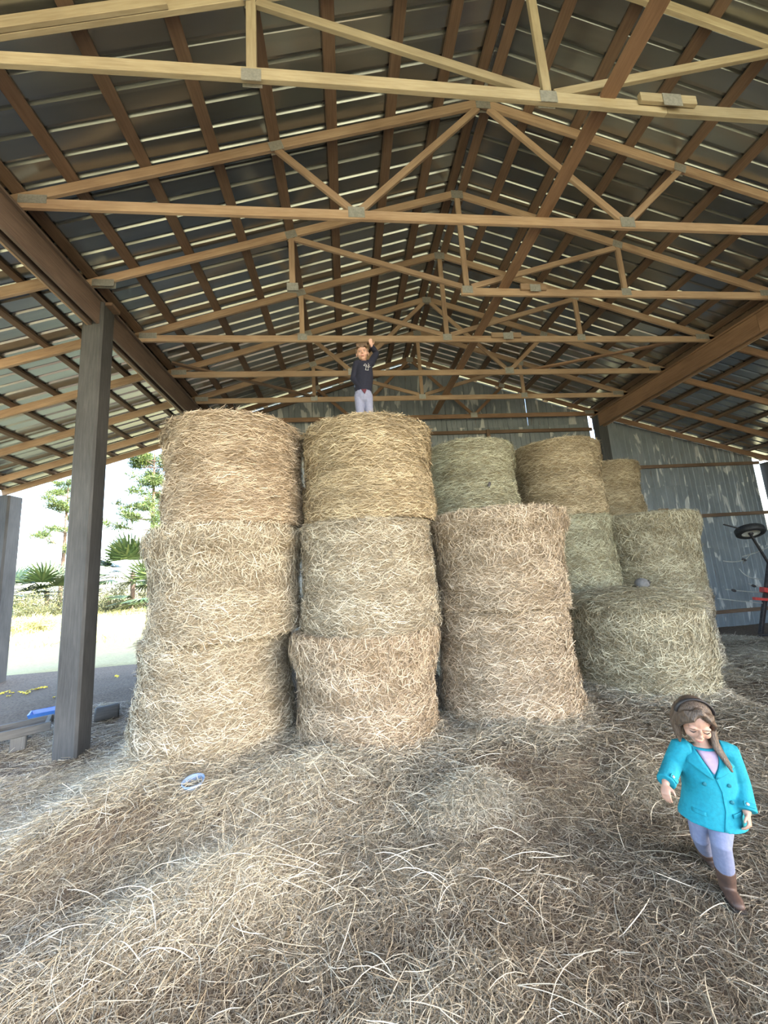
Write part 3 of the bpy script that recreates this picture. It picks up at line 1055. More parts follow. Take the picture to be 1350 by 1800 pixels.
hay_object(fringe([(-1.60, 4.86, 0.835), (0.16, 4.58, 0.80), (1.90, 4.72, 0.795), (4.05, 5.16, 0.83)], 2600) + [
    scatter(112000, -2.7, 3.4, 1.15, 3.3, (0.05, 0.20), (0.0018, 0.0036), (0.002, 0.035), (-0.012, 0.02), 3),
    scatter(72000, -4.3, 4.6, 3.1, 5.0, (0.07, 0.24), (0.0026, 0.0052), (0.002, 0.04), (-0.015, 0.025), 3, True, 0.02),
    scatter(46000, 2.6, 9.8, 3.3, 9.2, (0.08, 0.30), (0.004, 0.008), (0.002, 0.04), (-0.015, 0.03), 2, True, 0.14),
    scatter(16000, 3.2, 6.5, 1.6, 3.5, (0.07, 0.24), (0.003, 0.006), (0.002, 0.04), (-0.012, 0.02), 3, True, 0.04),
    scatter(9000, -4.6, -2.5, 2.2, 4.1, (0.07, 0.24), (0.003, 0.006), (0.002, 0.035), (-0.012, 0.02), 3),
    scatter(9000, -5.0, -2.3, 4.0, 7.6, (0.08, 0.26), (0.0035, 0.007), (0.002, 0.03), (-0.01, 0.02), 2, True, -0.08),
    scatter(2600, -2.7, 3.4, 1.3, 4.2, (0.22, 0.52), (0.0026, 0.0042), (0.012, 0.05), (-0.01, 0.06), 6, True, 0.25, 0.09),
], 'loose dry hay strewn and heaped over the barn floor')

# ------------------------------------------------------------------ people
def xf(loc, yaw, pitch, scale, roll=0.0):
    return Matrix.Translation(loc) @ Matrix.Rotation(yaw, 4, 'Z') @ Matrix.Rotation(pitch, 4, 'X') @ Matrix.Rotation(roll, 4, 'Y') @ Matrix.Scale(scale, 4)


def head_shape(mb, T):
    mb.ell((0, 0.014, 0.026), (0.071, 0.088, 0.078), T, 20, 14)
    mb.ell((0, -0.022, -0.030), (0.056, 0.060, 0.066), T, 18, 12)
    mb.ell((0, -0.052, -0.078), (0.026, 0.022, 0.020), T, 12, 8)
    for s_ in (-1, 1):
        mb.ell((s_ * 0.032, -0.052, -0.030), (0.027, 0.027, 0.027), T, 12, 8)
        mb.ell((s_ * 0.072, 0.008, -0.012), (0.010, 0.019, 0.027), T, 10, 8)
        mb.ell((s_ * 0.026, -0.066, 0.018), (0.026, 0.014, 0.011), T, 10, 8)
        mb.ell((s_ * 0.008, -0.090, -0.026), (0.008, 0.008, 0.007), T, 8, 6)
    mb.ell((0, -0.089, -0.018), (0.010, 0.015, 0.013), T, 10, 8)
    mb.ell((0, -0.082, 0.000), (0.008, 0.010, 0.020), T, 10, 8)
    mb.ell((0, -0.076, -0.056), (0.020, 0.012, 0.011), T, 12, 8)


def face_parts(T, parent, closed=False, smile=False):
    for s_ in (-1, 1):
        if closed:
            pts = [T @ Vector((s_ * (0.030 + d), -0.0765 + abs(d) * 0.35, 0.000 - 0.006 * (1 - (d / 0.014) ** 2))) for d in (-0.014, -0.007, 0, 0.007, 0.014)]
            MB().loft(pts, [0.0018, 0.003, 0.0034, 0.003, 0.0018], 6).build('eyelashes', 'eye_dark', parent, True)
        else:
            e_ = MB().ell((s_ * 0.029, -0.0715, 0.000), (0.011, 0.007, 0.0048), T, 12, 8).build('eye', 'eye_white', parent, True)
            MB().ell((s_ * 0.029, -0.0782, 0.000), (0.0066, 0.0035, 0.0048), T, 10, 8).build('iris', 'eye_dark', e_, True)
        pts = [T @ Vector((s_ * (0.029 + d), -0.0795 + abs(d) * 0.4, 0.021 - 10 * d * d)) for d in (-0.016, -0.006, 0.004, 0.016)]
        MB().loft(pts, [0.0012, 0.0022, 0.0022, 0.001], 6).build('eyebrow', 'hair_brown', parent, True)
    if smile:
        pts = [T @ Vector((d, -0.0885 + abs(d) * 0.5, -0.056 + 12 * d * d)) for d in (-0.024, -0.012, 0, 0.012, 0.024)]
        MB().loft(pts, [0.002, 0.0052, 0.0065, 0.0052, 0.002], 8).build('mouth', 'lips', parent, True)
    else:
        pts = [T @ Vector((d, -0.0885 + abs(d) * 0.4, -0.057)) for d in (-0.017, -0.008, 0, 0.008, 0.017)]
        MB().loft(pts, [0.0015, 0.0036, 0.0042, 0.0036, 0.0015], 8).build('mouth', 'lips', parent, True)


def hand_shape(mb, wrist, d, nrm, thumb, scale=1.0, curl=0.5):
    """d: wrist to fingertips; nrm: out of the palm; thumb: +1/-1 side of the thumb along d x nrm"""
    d = Vector(d).normalized(); nrm = Vector(nrm); nrm = (nrm - d * nrm.dot(d)).normalized()
    s_ = d.cross(nrm) * thumb
    W = Vector(wrist)
    k = scale
    mb.loft([W - d * 0.01 * k, W + d * 0.012 * k, W + d * 0.036 * k, W + d * 0.056 * k], [(0.017 * k, 0.014 * k), (0.020 * k, 0.0125 * k), (0.027 * k, 0.0115 * k), (0.026 * k, 0.0095 * k)], 12, s_)
    for off, ln in ((0.0195, 0.040), (0.0068, 0.046), (-0.0062, 0.043), (-0.0185, 0.033)):
        p = W + d * 0.050 * k + s_ * off * k
        pts = [p]
        an = 0.15
        for seg_l in (0.45, 0.32, 0.27):
            an += curl * 0.75
            dd = d * math.cos(an) + nrm * math.sin(an) + s_ * off * 2.0
            p = p + dd.normalized() * ln * seg_l * k * 1.15
            pts.append(p)
        mb.loft(pts, [0.0068 * k, 0.0064 * k, 0.0059 * k, 0.0050 * k], 8, s_)
    p = W + d * 0.016 * k + s_ * 0.018 * k
    q = p + (d * 0.55 + s_ * 0.75 + nrm * 0.25).normalized() * 0.024 * k
    r = q + (d * 0.85 + s_ * 0.30 + nrm * 0.35).normalized() * 0.022 * k
    mb.loft([p, q, r], [0.0088 * k, 0.0078 * k, 0.0062 * k], 8, nrm)


def foot_shape(mb, ankle, fwd, L, rw, rh, zsole):
    a = Vector(ankle); fwd = Vector(fwd); fwd.z = 0; fwd.normalize()
    heel = Vector((a.x, a.y, zsole + rh)) - fwd * L * 0.20
    pts = [heel, heel + fwd * L * 0.3, heel + fwd * L * 0.62, heel + fwd * L * 0.92]
    side = Vector((-fwd.y, fwd.x, 0))
    mb.loft(pts, [(rw * 0.85, rh), (rw * 0.9, rh * 1.1), (rw * 1.05, rh * 0.85), (rw * 0.85, rh * 0.62)], 12, side)


# ---- girl walking in the foreground
gs = 1.10
HC = at(1221, 1266, 2.27)
NK = at(1236, 1314, 2.31)
SR_, SL_ = at(1196, 1316, 2.36), at(1280, 1321, 2.25)
ER, WR_ = at(1182, 1344, 2.37), at(1170, 1376, 2.30)
EL, WL_ = at(1301, 1375, 2.26), at(1313, 1428, 2.19)
HR_, HL_ = at(1229, 1426, 2.37), at(1266, 1430, 2.30)
KR, AR_ = at(1231, 1470, 2.38), at(1246, 1506, 2.58)
KL, AL_ = at(1267, 1484, 2.24), at(1278, 1553, 2.33)
ax = (SL_ - SR_); ax.z *= 0.4; ax.normalize()
upv = Vector((0, 0, 1)); upv = (upv - ax * upv.dot(ax)).normalized()
fw = ax.cross(upv) * -1
if fw.y > 0: fw = -fw
G0 = Vector(((AR_.x + AL_.x) / 2, (AR_.y + AL_.y) / 2, 0))
GZ = float(gz(AL_.x, AL_.y)); GZ2 = float(gz(AR_.x, AR_.y))
HT = xf(HC, math.radians(-30), math.radians(30), gs, math.radians(4))
mb = MB()
head_shape(mb, HT)
mb.loft([HT @ Vector((0, 0.02, -0.06)), NK + upv * 0.02, NK - upv * 0.03], [0.036, 0.038, 0.05], 12, ax)
chest = NK - upv * 0.12; waist = NK - upv * 0.26; pel = (HR_ + HL_) / 2 + upv * 0.02
mb.loft([NK - upv * 0.02, chest, waist, pel], [(0.08, 0.05), (0.105, 0.07), (0.095, 0.07), (0.10, 0.075)], 14, ax)
for S_, E_, W_ in ((SR_, ER, WR_), (SL_, EL, WL_)):
    mb.loft([S_, E_, W_], [0.036, 0.030, 0.021], 10, fw)
for H_, K_, A_2 in ((HR_, KR, AR_), (HL_, KL, AL_)):
    mb.loft([H_, H_.lerp(K_, 0.5), K_, K_.lerp(A_2, 0.4), A_2], [0.058, 0.052, 0.042, 0.042, 0.028], 10, ax)
hand_shape(mb, WR_ + (WR_ - ER).normalized() * 0.004, (WR_ - ER).normalized() + Vector((0.05, -0.15, -0.75)), fw * -1 + ax * 0.6, 1, 0.9 * gs, 0.45)
hand_shape(mb, WL_ + (WL_ - EL).normalized() * 0.004, (WL_ - EL).normalized() + Vector((0, 0, -0.4)), fw * -0.5 - ax, -1, 0.9 * gs, 0.5)
foot_shape(mb, AR_, fw, 0.16, 0.03, 0.025, GZ2 + 0.015)
foot_shape(mb, AL_, fw, 0.16, 0.03, 0.025, GZ + 0.015)
girl = mb.build('person', 'skin', None, True, 0.0042, 3)
tag(girl, 'child in a turquoise coat and lavender leggings walking through the hay, looking down', 'person')
face_parts(HT, girl, closed=True)

# coat: torso and sleeves as one garment
rings = [(NK + upv * 0.012, 0.062, 0.055), (NK - upv * 0.03, 0.118, 0.078), (NK - upv * 0.075, 0.140, 0.092), (NK - upv * 0.16, 0.138, 0.100),
         (NK - upv * 0.25, 0.136, 0.103), (NK - upv * 0.33, 0.150, 0.115), (NK - upv * 0.405, 0.172, 0.128)]
hemc = (HR_ + HL_) / 2
for i in range(3, 7):
    f_ = (i - 2) / 4
    p = rings[i][0]
    tgt = hemc + upv * ((p - hemc).dot(upv))
    rings[i] = (p.lerp(tgt, f_ * 0.8), rings[i][1], rings[i][2])
mb = MB()
mb.loft([r[0] for r in rings], [(r[1], r[2]) for r in rings], 28, ax, caps=False)
for S_, E_, W_ in ((SR_, ER, WR_), (SL_, EL, WL_)):
    d_ = (W_ - E_).normalized()
    mb.loft([S_.lerp(NK, 0.35), S_, S_.lerp(E_, 0.5), E_, E_.lerp(W_, 0.6), W_ - d_ * 0.006], [0.060, 0.060, 0.054, 0.050, 0.049, 0.050], 16, fw, caps=False)
    mb.ell(S_.lerp(NK, 0.12) + upv * 0.004, (0.058, 0.058, 0.05))
coat = mb.build('coat', 'teal_wool', girl, True, 0.006, 6)


def coat_pt(u, dn, off=0.0):
    """point on the coat front, u across (towards her left), dn below the neck"""
    ps = [(NK - r[0]).dot(upv) for r in rings]
    i = 0
    while i < len(ps) - 2 and ps[i + 1] < dn:
        i += 1
    f_ = min(max((dn - ps[i]) / (ps[i + 1] - ps[i]), 0), 1)
    c_ = rings[i][0].lerp(rings[i + 1][0], f_)
    a_ = rings[i][1] * (1 - f_) + rings[i + 1][1] * f_
    b_ = rings[i][2] * (1 - f_) + rings[i + 1][2] * f_
    u = max(-a_ * 0.99, min(a_ * 0.99, u))
    return c_ + ax * u + fw * (b_ * math.sqrt(1 - (u / a_) ** 2) + off)


def strip(name, left, right, mat, parent, off, n_=8, thick=0.004):
    """patch of cloth on the coat front between two edge curves of (u, dn)"""
    mb = MB(); vs = []; fs = []

    def ev(c_, t):
        k = t * (len(c_) - 1); i = min(int(k), len(c_) - 2); f_ = k - i
        return (c_[i][0] * (1 - f_) + c_[i + 1][0] * f_, c_[i][1] * (1 - f_) + c_[i + 1][1] * f_)
    nn = 5
    for i in range(n_ + 1):
        l_, r_ = ev(left, i / n_), ev(right, i / n_)
        for j in range(nn + 1):
            q = j / nn
            vs.append(coat_pt(l_[0] * (1 - q) + r_[0] * q, l_[1] * (1 - q) + r_[1] * q, off))
    w_ = nn + 1
    for i in range(n_):
        for j in range(nn):
            fs.append((i * w_ + j, i * w_ + j + 1, (i + 1) * w_ + j + 1, (i + 1) * w_ + j))
    mb.add(vs, fs)
    o = mb.build(name, mat, parent, True)
    s_ = o.modifiers.new('thick', 'SOLIDIFY'); s_.thickness = thick; s_.offset = 1
    return o


strip('shirt', [(-0.052, -0.005), (-0.030, 0.05), (0.0, 0.105)], [(0.055, -0.005), (0.035, 0.05), (0.006, 0.105)], 'pink_knit', girl, 0.004)
strip('lapel', [(-0.060, -0.01), (-0.034, 0.05), (-0.004, 0.125)], [(-0.100, 0.01), (-0.112, 0.060), (-0.010, 0.130)], 'teal_wool', coat, 0.010, 8, 0.011)
strip('lapel', [(0.060, -0.01), (0.040, 0.05), (0.004, 0.125)], [(0.105, 0.01), (0.128, 0.072), (0.012, 0.130)], 'teal_wool', coat, 0.010, 8, 0.011)
strip('front_edge', [(0.004, 0.120), (0.030, 0.20), (0.034, 0.30), (0.014, 0.402)], [(0.016, 0.120), (0.042, 0.20), (0.046, 0.30), (0.024, 0.404)], 'teal_wool', coat, 0.004, 12, 0.006)
for u, dn in ((0.072, 0.165), (-0.050, 0.165), (0.075, 0.255)):
    p = coat_pt(u, dn, 0.006)
    MB().ell((0, 0, 0), (0.011, 0.011, 0.004), Matrix.Translation(p) @ fw.to_track_quat('Z', 'Y').to_matrix().to_4x4(), 12, 6).build('button', 'teal_dark', coat, True)
strip('pocket_flap', [(0.07, 0.315), (0.07, 0.335)], [(0.13, 0.31), (0.13, 0.33)], 'teal_wool', coat, 0.006)
strip('pocket_flap', [(-0.12, 0.315), (-0.12, 0.335)], [(-0.06, 0.32), (-0.06, 0.34)], 'teal_wool', coat, 0.006)
for S_, E_, W_ in ((SR_, ER, WR_), (SL_, EL, WL_)):
    d_ = (W_ - E_).normalized()
    c_ = W_ - d_ * 0.030
    o_ = (fw - d_ * fw.dot(d_)).normalized()
    s_ = d_.cross(o_)
    mt = Matrix((s_, d_, o_)).transposed().to_4x4(); mt.translation = c_ + o_ * 0.050
    MB().box((0, 0, 0), (0.05, 0.024, 0.006), mt).build('cuff_tab', 'teal_wool', coat)
    mt = mt.copy(); mt.translation = c_ + o_ * 0.0545
    MB().ell((0.010, 0, 0), (0.009, 0.009, 0.004), mt, 10, 6).build('button', 'plate_metal', coat, True)
# leggings
mb = MB()
mb.loft([pel + upv * 0.02, pel - upv * 0.03], [(0.105, 0.085), (0.10, 0.085)], 16, ax)
for H_, K_, A_2, fr in ((HR_, KR, AR_, 0.62), (HL_, KL, AL_, 0.88)):
    mb.loft([H_, H_.lerp(K_, 0.5), K_, K_.lerp(A_2, 0.4), K_.lerp(A_2, fr)], [0.067, 0.061, 0.050, 0.050, 0.044], 14, ax)
mb.build('leggings', 'lavender_knit', girl, True, 0.006, 4)
for K_, A_2, zs_, dd in ((KR, AR_, GZ2, -0.1), (KL, AL_, GZ, 0.0)):
    mb = MB()
    up_ = (K_ - A_2).normalized()
    mb.loft([K_.lerp(A_2, 0.56), K_.lerp(A_2, 0.8), A_2, Vector((A_2.x, A_2.y, zs_ + 0.03))], [0.050, 0.047, 0.043, 0.040], 14, ax, caps=False)
    foot_shape(mb, A_2, fw, 0.165, 0.040, 0.034, zs_ + 0.004)
    bt = mb.build('boot', 'boot_leather', girl, True, 0.006, 3)
    mb = MB()
    foot_shape(mb, A_2, fw, 0.170, 0.041, 0.012, zs_ - 0.004)
    mb.build('sole', 'boot_sole', bt, True)
# hair: cap, fringe and long locks
mb = MB()
mb.ell((0, 0.026, 0.036), (0.082, 0.092, 0.080), HT, 22, 14)
for s_ in (-1, 1):
    for k in range(3):
        mb.loft([HT @ Vector(p) for p in ((s_ * 0.004, -0.03 - 0.01 * k, 0.112 - 0.004 * k), (s_ * (0.036 + 0.01 * k), -0.062 + 0.014 * k, 0.078), (s_ * 0.072, -0.04 + 0.016 * k, 0.03), (s_ * 0.080, -0.015 + 0.014 * k, -0.03))],
                [(0.012, 0.02), (0.012, 0.022), (0.011, 0.02), (0.010, 0.016)], 10)
hang = Vector((0, 0, -1))
for k in range(16):
    a = math.pi * (-0.12 + 1.24 * k / 15)
    p0 = HT @ Vector((0.075 * math.cos(a), 0.03 + 0.082 * math.sin(a), 0.03))
    p1 = HT @ Vector((0.085 * math.cos(a), 0.03 + 0.085 * math.sin(a), -0.045))
    ln = 0.20 if math.cos(a) > 0.2 else (0.10 if math.cos(a) < -0.5 else 0.16)
    p2 = p1 + hang * ln * 0.5 + (fw * 0.02 if math.cos(a) > 0.2 else Vector())
    p3 = p2 + hang * ln * 0.5 + fw * (0.06 if math.cos(a) > 0.2 else 0.0) + ax * (0.035 if math.cos(a) > 0.2 else 0)
    mb.loft([p0, p1, p2, p3], [(0.020, 0.014), (0.022, 0.014), (0.020, 0.012), (0.008, 0.006)], 10, ax)
mb.build('hair', 'hair_brown', girl, True, 0.0045, 2)
mb = MB()
mb.loft([HT @ Vector((0.088 * math.cos(t), 0.012 + 0.02 * math.sin(t), 0.036 + 0.088 * math.sin(t))) for t in np.linspace(0.1, math.pi - 0.1, 15)], [(0.013, 0.006)] * 15, 8, (0, 1, 0))
mb.build('headband', 'headband', girl, True)

# ---- boy standing on the stack, one hand raised
YB = 4.42
zf = Z1 + 2.34 + 1.16 + 0.02
bHC = at(637, 621, YB - 0.01)
bSR, bSL = at(627, 640, YB), at(652, 639, YB)
bNK = (bSR + bSL) / 2 + Vector((0, 0, 0.02))
bER, bWR = at(621, 666, YB + 0.02), at(632, 680, YB - 0.05)
bEL, bWL = at(661.5, 621, YB + 0.06), at(653, 608.5, YB - 0.03)
bpel = at(639, 696, YB)
bax = Vector((1, 0.0, 0)); bfw = Vector((0, -1, 0)); bup = Vector((0, 0, 1))
bHR, bHL = bpel + Vector((-0.055, 0, 0)), bpel + Vector((0.055, 0, 0))
bAR, bAL = Vector((bpel.x - 0.058, YB + 0.0, zf + 0.05)), Vector((bpel.x + 0.066, YB + 0.02, zf + 0.05))
bKR, bKL = bHR.lerp(bAR, 0.48) + bfw * 0.01, bHL.lerp(bAL, 0.48) + bfw * 0.01
BT = xf(bHC, math.radians(-6), math.radians(13), 1.06, math.radians(-3))
mb = MB()
head_shape(mb, BT)
mb.loft([BT @ Vector((0, 0.02, -0.06)), bNK + bup * 0.01, bNK - bup * 0.04], [0.036, 0.038, 0.05], 12, bax)
mb.loft([bNK - bup * 0.03, bNK - bup * 0.15, bNK - bup * 0.28, bpel], [(0.08, 0.05), (0.09, 0.062), (0.085, 0.062), (0.09, 0.066)], 14, bax)
for S_, E_, W_ in ((bSR, bER, bWR), (bSL, bEL, bWL)):
    mb.loft([S_, E_, W_], [0.034, 0.028, 0.021], 10, bfw)
for H_, K_, A_2 in ((bHR, bKR, bAR), (bHL, bKL, bAL)):
    mb.loft([H_, K_, A_2], [0.055, 0.042, 0.03], 10, bax)
hand_shape(mb, bWL, at(649, 591, YB - 0.04) - bWL, bfw, 1, 0.98, 0.06)
hand_shape(mb, bWR, Vector((0.9, 0.1, -0.1)), (0, 1, 0), 1, 0.8, 0.3)
foot_shape(mb, bAR, bfw, 0.15, 0.03, 0.025, zf + 0.01)
foot_shape(mb, bAL, bfw, 0.15, 0.03, 0.025, zf + 0.01)
boy = mb.build('person', 'skin', None, True, 0.0045, 3)
tag(boy, 'child in a navy hoodie and grey trousers standing on a bale, one hand raised', 'person')
face_parts(BT, boy, closed=False, smile=True)
mb = MB()
hemz = bpel - bup * 0.0 + bup * 0.035
brings = [(bNK + bup * 0.0, 0.058, 0.052), (bNK - bup * 0.035, 0.098, 0.070), (bNK - bup * 0.10, 0.110, 0.083), (bNK - bup * 0.22, 0.112, 0.088), (hemz + bup * 0.05, 0.112, 0.090), (hemz, 0.104, 0.086)]
mb.loft([r[0] for r in brings], [(r[1], r[2]) for r in brings], 24, bax, caps=False)
for S_, E_, W_ in ((bSR, bER, bWR), (bSL, bEL, bWL)):
    mb.loft([S_.lerp(bNK, 0.4), S_, S_.lerp(E_, 0.5), E_, E_.lerp(W_, 0.5), W_], [0.052, 0.052, 0.047, 0.042, 0.038, 0.033], 14, bfw, caps=False)
    mb.ell(S_, (0.05, 0.05, 0.05))
hd = mb.build('hoodie', 'navy_fleece', boy, True, 0.006, 4)
mb = MB()
mb.loft([bNK + Vector((0.075 * math.cos(t), 0.02 - 0.055 * math.sin(t) * -1, 0.012 + 0.015 * math.sin(t))) for t in np.linspace(-0.9, math.pi + 0.9, 13)], [0.02] * 13, 8)
mb.build('hood', 'navy_fleece', hd, True)
mb = MB()
mb.add([hemz + Vector((-0.03, -0.088, 0.01)), hemz + Vector((0.04, -0.088, 0.01)), hemz + Vector((0.012, -0.092, -0.055))], [(0, 1, 2)])
tail = mb.build('shirt_tail', 'maroon_knit', boy)
tail.modifiers.new('thick', 'SOLIDIFY').thickness = 0.006
# pale outline print on the chest
bc = bNK - bup * 0.125
lg = [(0.005, 0.040), (-0.012, 0.022), (0.016, 0.016), (0.010, -0.006), (0.004, -0.026), (0.034, -0.026), (0.034, 0.000), (0.028, 0.014), (0.050, 0.034)]
lg2 = [(0.005, 0.040), (0.020, 0.030), (0.016, 0.016)]
lg3 = [(0.040, 0.030), (0.038, 0.052)]
lg4 = [(0.034, 0.006), (0.054, 0.018)]
mb = MB()
for poly in (lg, lg2, lg3, lg4):
    pts = []
    for u, v_ in poly:
        uu = u * 1.25 + 0.004
        pts.append(bc + Vector((uu, -0.086 * math.sqrt(max(0.05, 1 - (uu / 0.112) ** 2)) - 0.0035, v_ * 1.25)))
    for a, b2 in zip(pts[:-1], pts[1:]):
        mb.loft([a, b2], [(0.0028, 0.0022)] * 2, 6, (0, 0, 1))
mb.build('chest_print', 'logo_grey', hd)
mb = MB()
mb.loft([bpel + bup * 0.05, bpel - bup * 0.03], [(0.106, 0.088), (0.104, 0.088)], 16, bax)
for H_, K_, A_2 in ((bHR, bKR, bAR), (bHL, bKL, bAL)):
    mb.loft([H_, H_.lerp(K_, 0.5), K_, K_.lerp(A_2, 0.5), A_2 + bup * 0.01], [0.064, 0.060, 0.053, 0.050, 0.046], 14, bax)
mb.build('trousers', 'grey_sweat', boy, True, 0.006, 4)
for A_2 in (bAR, bAL):
    mb = MB()
    foot_shape(mb, A_2, bfw, 0.18, 0.04, 0.034, zf + 0.004)
    mb.build('shoe', 'boot_leather', boy, True)
mb = MB()
mb.ell((0, 0.024, 0.044), (0.079, 0.092, 0.078), BT, 20, 12)
for k in range(9):
    a = -0.06 + 0.015 * k
    mb.loft([BT @ Vector(p) for p in ((a * 0.7 + 0.01, -0.01, 0.112), (a * 0.95, -0.058, 0.090), (a * 1.02 + 0.005, -0.072, 0.058 - 0.006 * (k % 3)))], [(0.018, 0.015), (0.014, 0.011), (0.005, 0.004)], 8)
for s_ in (-1, 1):
    mb.loft([BT @ Vector((s_ * 0.072, -0.02, 0.04)), BT @ Vector((s_ * 0.074, -0.018, 0.004))], [0.010, 0.006], 8)
mb.build('hair', 'hair_light', boy, True, 0.0045, 1)

# ------------------------------------------------------------------ small things on and around the bales
lz = 1.545
pl = at(1131, 1041, 5.05)
mb = MB()
mb.ell((0, 0, 0.075), (0.10, 0.09, 0.085), Matrix.Translation((pl.x, pl.y, lz)), 18, 12)
mb.ell((0.04, 0.02, 0.05), (0.07, 0.07, 0.055), Matrix.Translation((pl.x, pl.y, lz)), 12, 8)
lump = mb.build('grey_lump', 'stone_grey', None, True, 0.008, 2)
tag(lump, 'small grey rounded lump with a dark patch, sitting on the low right bale', 'lump')
MB().ell((0.052, -0.062, 0.098), (0.03, 0.018, 0.028), Matrix.Translation((pl.x, pl.y, lz)), 10, 8).build('dark_patch', 'dark_rubber', lump, True)
ps = at(858, 853, 5.52)
dirv = Vector((ps.x - 2.24, ps.y - 6.31, 0)).normalized()
ps = Vector((2.24, 6.31, ps.z)) + dirv * 0.835
mb = MB(); mb.box((0, 0, 0), (0.045, 0.02, 0.085), Matrix.Translation(ps) @ Matrix.Rotation(0.4, 4, 'Y'))
o = mb.build('dark_scrap', 'dark_iron'); o.modifiers.new('bevel', 'BEVEL').width = 0.008
tag(o, 'tiny dark scrap stuck in the greenish top bale', 'scrap')
# pale blue dish in the hay
dp = (-1.43, 3.70); dz0 = float(gz(*dp)) - 0.005
mb = MB().lathe([(0.0, 0.004), (0.062, 0.004), (0.085, 0.045), (0.09, 0.05), (0.095, 0.046), (0.070, 0.0), (0.0, 0.0)], 28, Matrix.Translation((dp[0], dp[1], dz0 + 0.012)) @ Matrix.Rotation(0.12, 4, 'X'))
tag(mb.build('dish', 'pale_blue_plastic', None, True), 'shallow pale blue dish lying in the hay before the leftmost stack', 'dish')

# left of the post: low wooden frame on block legs, blue tub, log, rubbish
fr_ = empty('wooden_frame', (-4.9, 5.8, 0.0))
tag(fr_, 'low grey wooden frame on stubby legs left of the near post', 'bench')
b1 = at(92, 1268, 6.15); b0 = Vector((b1.x - 1.25, b1.y - 0.75, b1.z))
dd = (b1 - b0).normalized(); sd2 = Vector((-dd.y, dd.x, 0))
board('rail', b0 - sd2 * 0.2, b1 - sd2 * 0.2, 0.045, 0.11, 'grey_wood', fr_)
board('rail', b0 + sd2 * 0.2, b1 + sd2 * 0.2, 0.045, 0.10, 'grey_wood', fr_)
for q in (0.05, 0.55, 0.97):
    p = b0.lerp(b1, q)
    board('crossbar', p - sd2 * 0.18, p + sd2 * 0.18, 0.045, 0.10, 'grey_wood', fr_)
for q in (0.30, 0.52, 0.78):
    p = b0.lerp(b1, q) - sd2 * 0.15
    board('leg', (p.x, p.y, -0.01), (p.x, p.y, b1.z - 0.06), 0.16, 0.11, 'grey_wood', fr_, sd2)
    p = b0.lerp(b1, q) + sd2 * 0.15
    board('leg', (p.x, p.y, -0.01), (p.x, p.y, b1.z - 0.06), 0.12, 0.10, 'grey_wood', fr_, sd2)
tub = empty('blue_tub', (-5.15, 7.2, 0.0), 0.5)
tag(tub, 'shallow bright blue tub on the ground behind the wooden frame', 'tub')
mb = MB()
o_ = [(-0.24, -0.15), (0.24, -0.15), (0.24, 0.15), (-0.24, 0.15)]
lv = [(1.0, 0.10), (0.86, 0.0), (0.80, 0.02), (0.93, 0.095)]
vs = [(x * k, y * k, z) for k, z in lv for x, y in o_]
fs = []
for i in range(3):
    for k in range(4):
        k2 = (k + 1) % 4
        fs.append((i * 4 + k, i * 4 + k2, (i + 1) * 4 + k2, (i + 1) * 4 + k))
for k in range(4):
    k2 = (k + 1) % 4
    fs.append((12 + k, 12 + k2, k2, k))
fs += [(7, 6, 5, 4), (8, 9, 10, 11)]
mb.add(vs, fs)
o = mb.build('tub_shell', 'blue_plastic'); o.parent = tub
MB().lathe([(0.012, -0.07), (0.012, 0.07)], 8, Matrix.Translation((0.27, 0, 0.10)) @ Matrix.Rotation(math.pi / 2, 4, 'X')).build('handle', 'blue_plastic').parent = tub
lgm = empty('log_section', (-3.95, 6.75, 0.09), 0.5)
tag(lgm, 'short grey-brown log lying just right of the near post', 'log')
mb = MB().lathe([(0.001, -0.16), (0.10, -0.16), (0.115, -0.13), (0.108, 0), (0.115, 0.13), (0.10, 0.16), (0.001, 0.16)], 18, Matrix.Rotation(math.pi / 2, 4, 'Y'))
o = mb.build('bark', 'grey_wood', None, True); o.parent = lgm
wh = empty('tire', (-5.95, 6.05, 0.0), 0.4)
tag(wh, 'dark worn tire lying against the wooden frame at the left edge', 'tire')


def tire_mesh(R_, w_):
    return [(R_ * 0.62, -w_ * 0.42), (R_ * 0.70, -w_ * 0.5), (R_ * 0.92, -w_ * 0.5), (R_, -w_ * 0.34), (R_, w_ * 0.34), (R_ * 0.92, w_ * 0.5), (R_ * 0.70, w_ * 0.5), (R_ * 0.62, w_ * 0.42)]


o = MB().lathe(tire_mesh(0.36, 0.22), 32, Matrix.Translation((0, 0, 0.34)) @ Matrix.Rotation(1.35, 4, 'X'), True).build('tread', 'dark_rubber', None, True); o.parent = wh

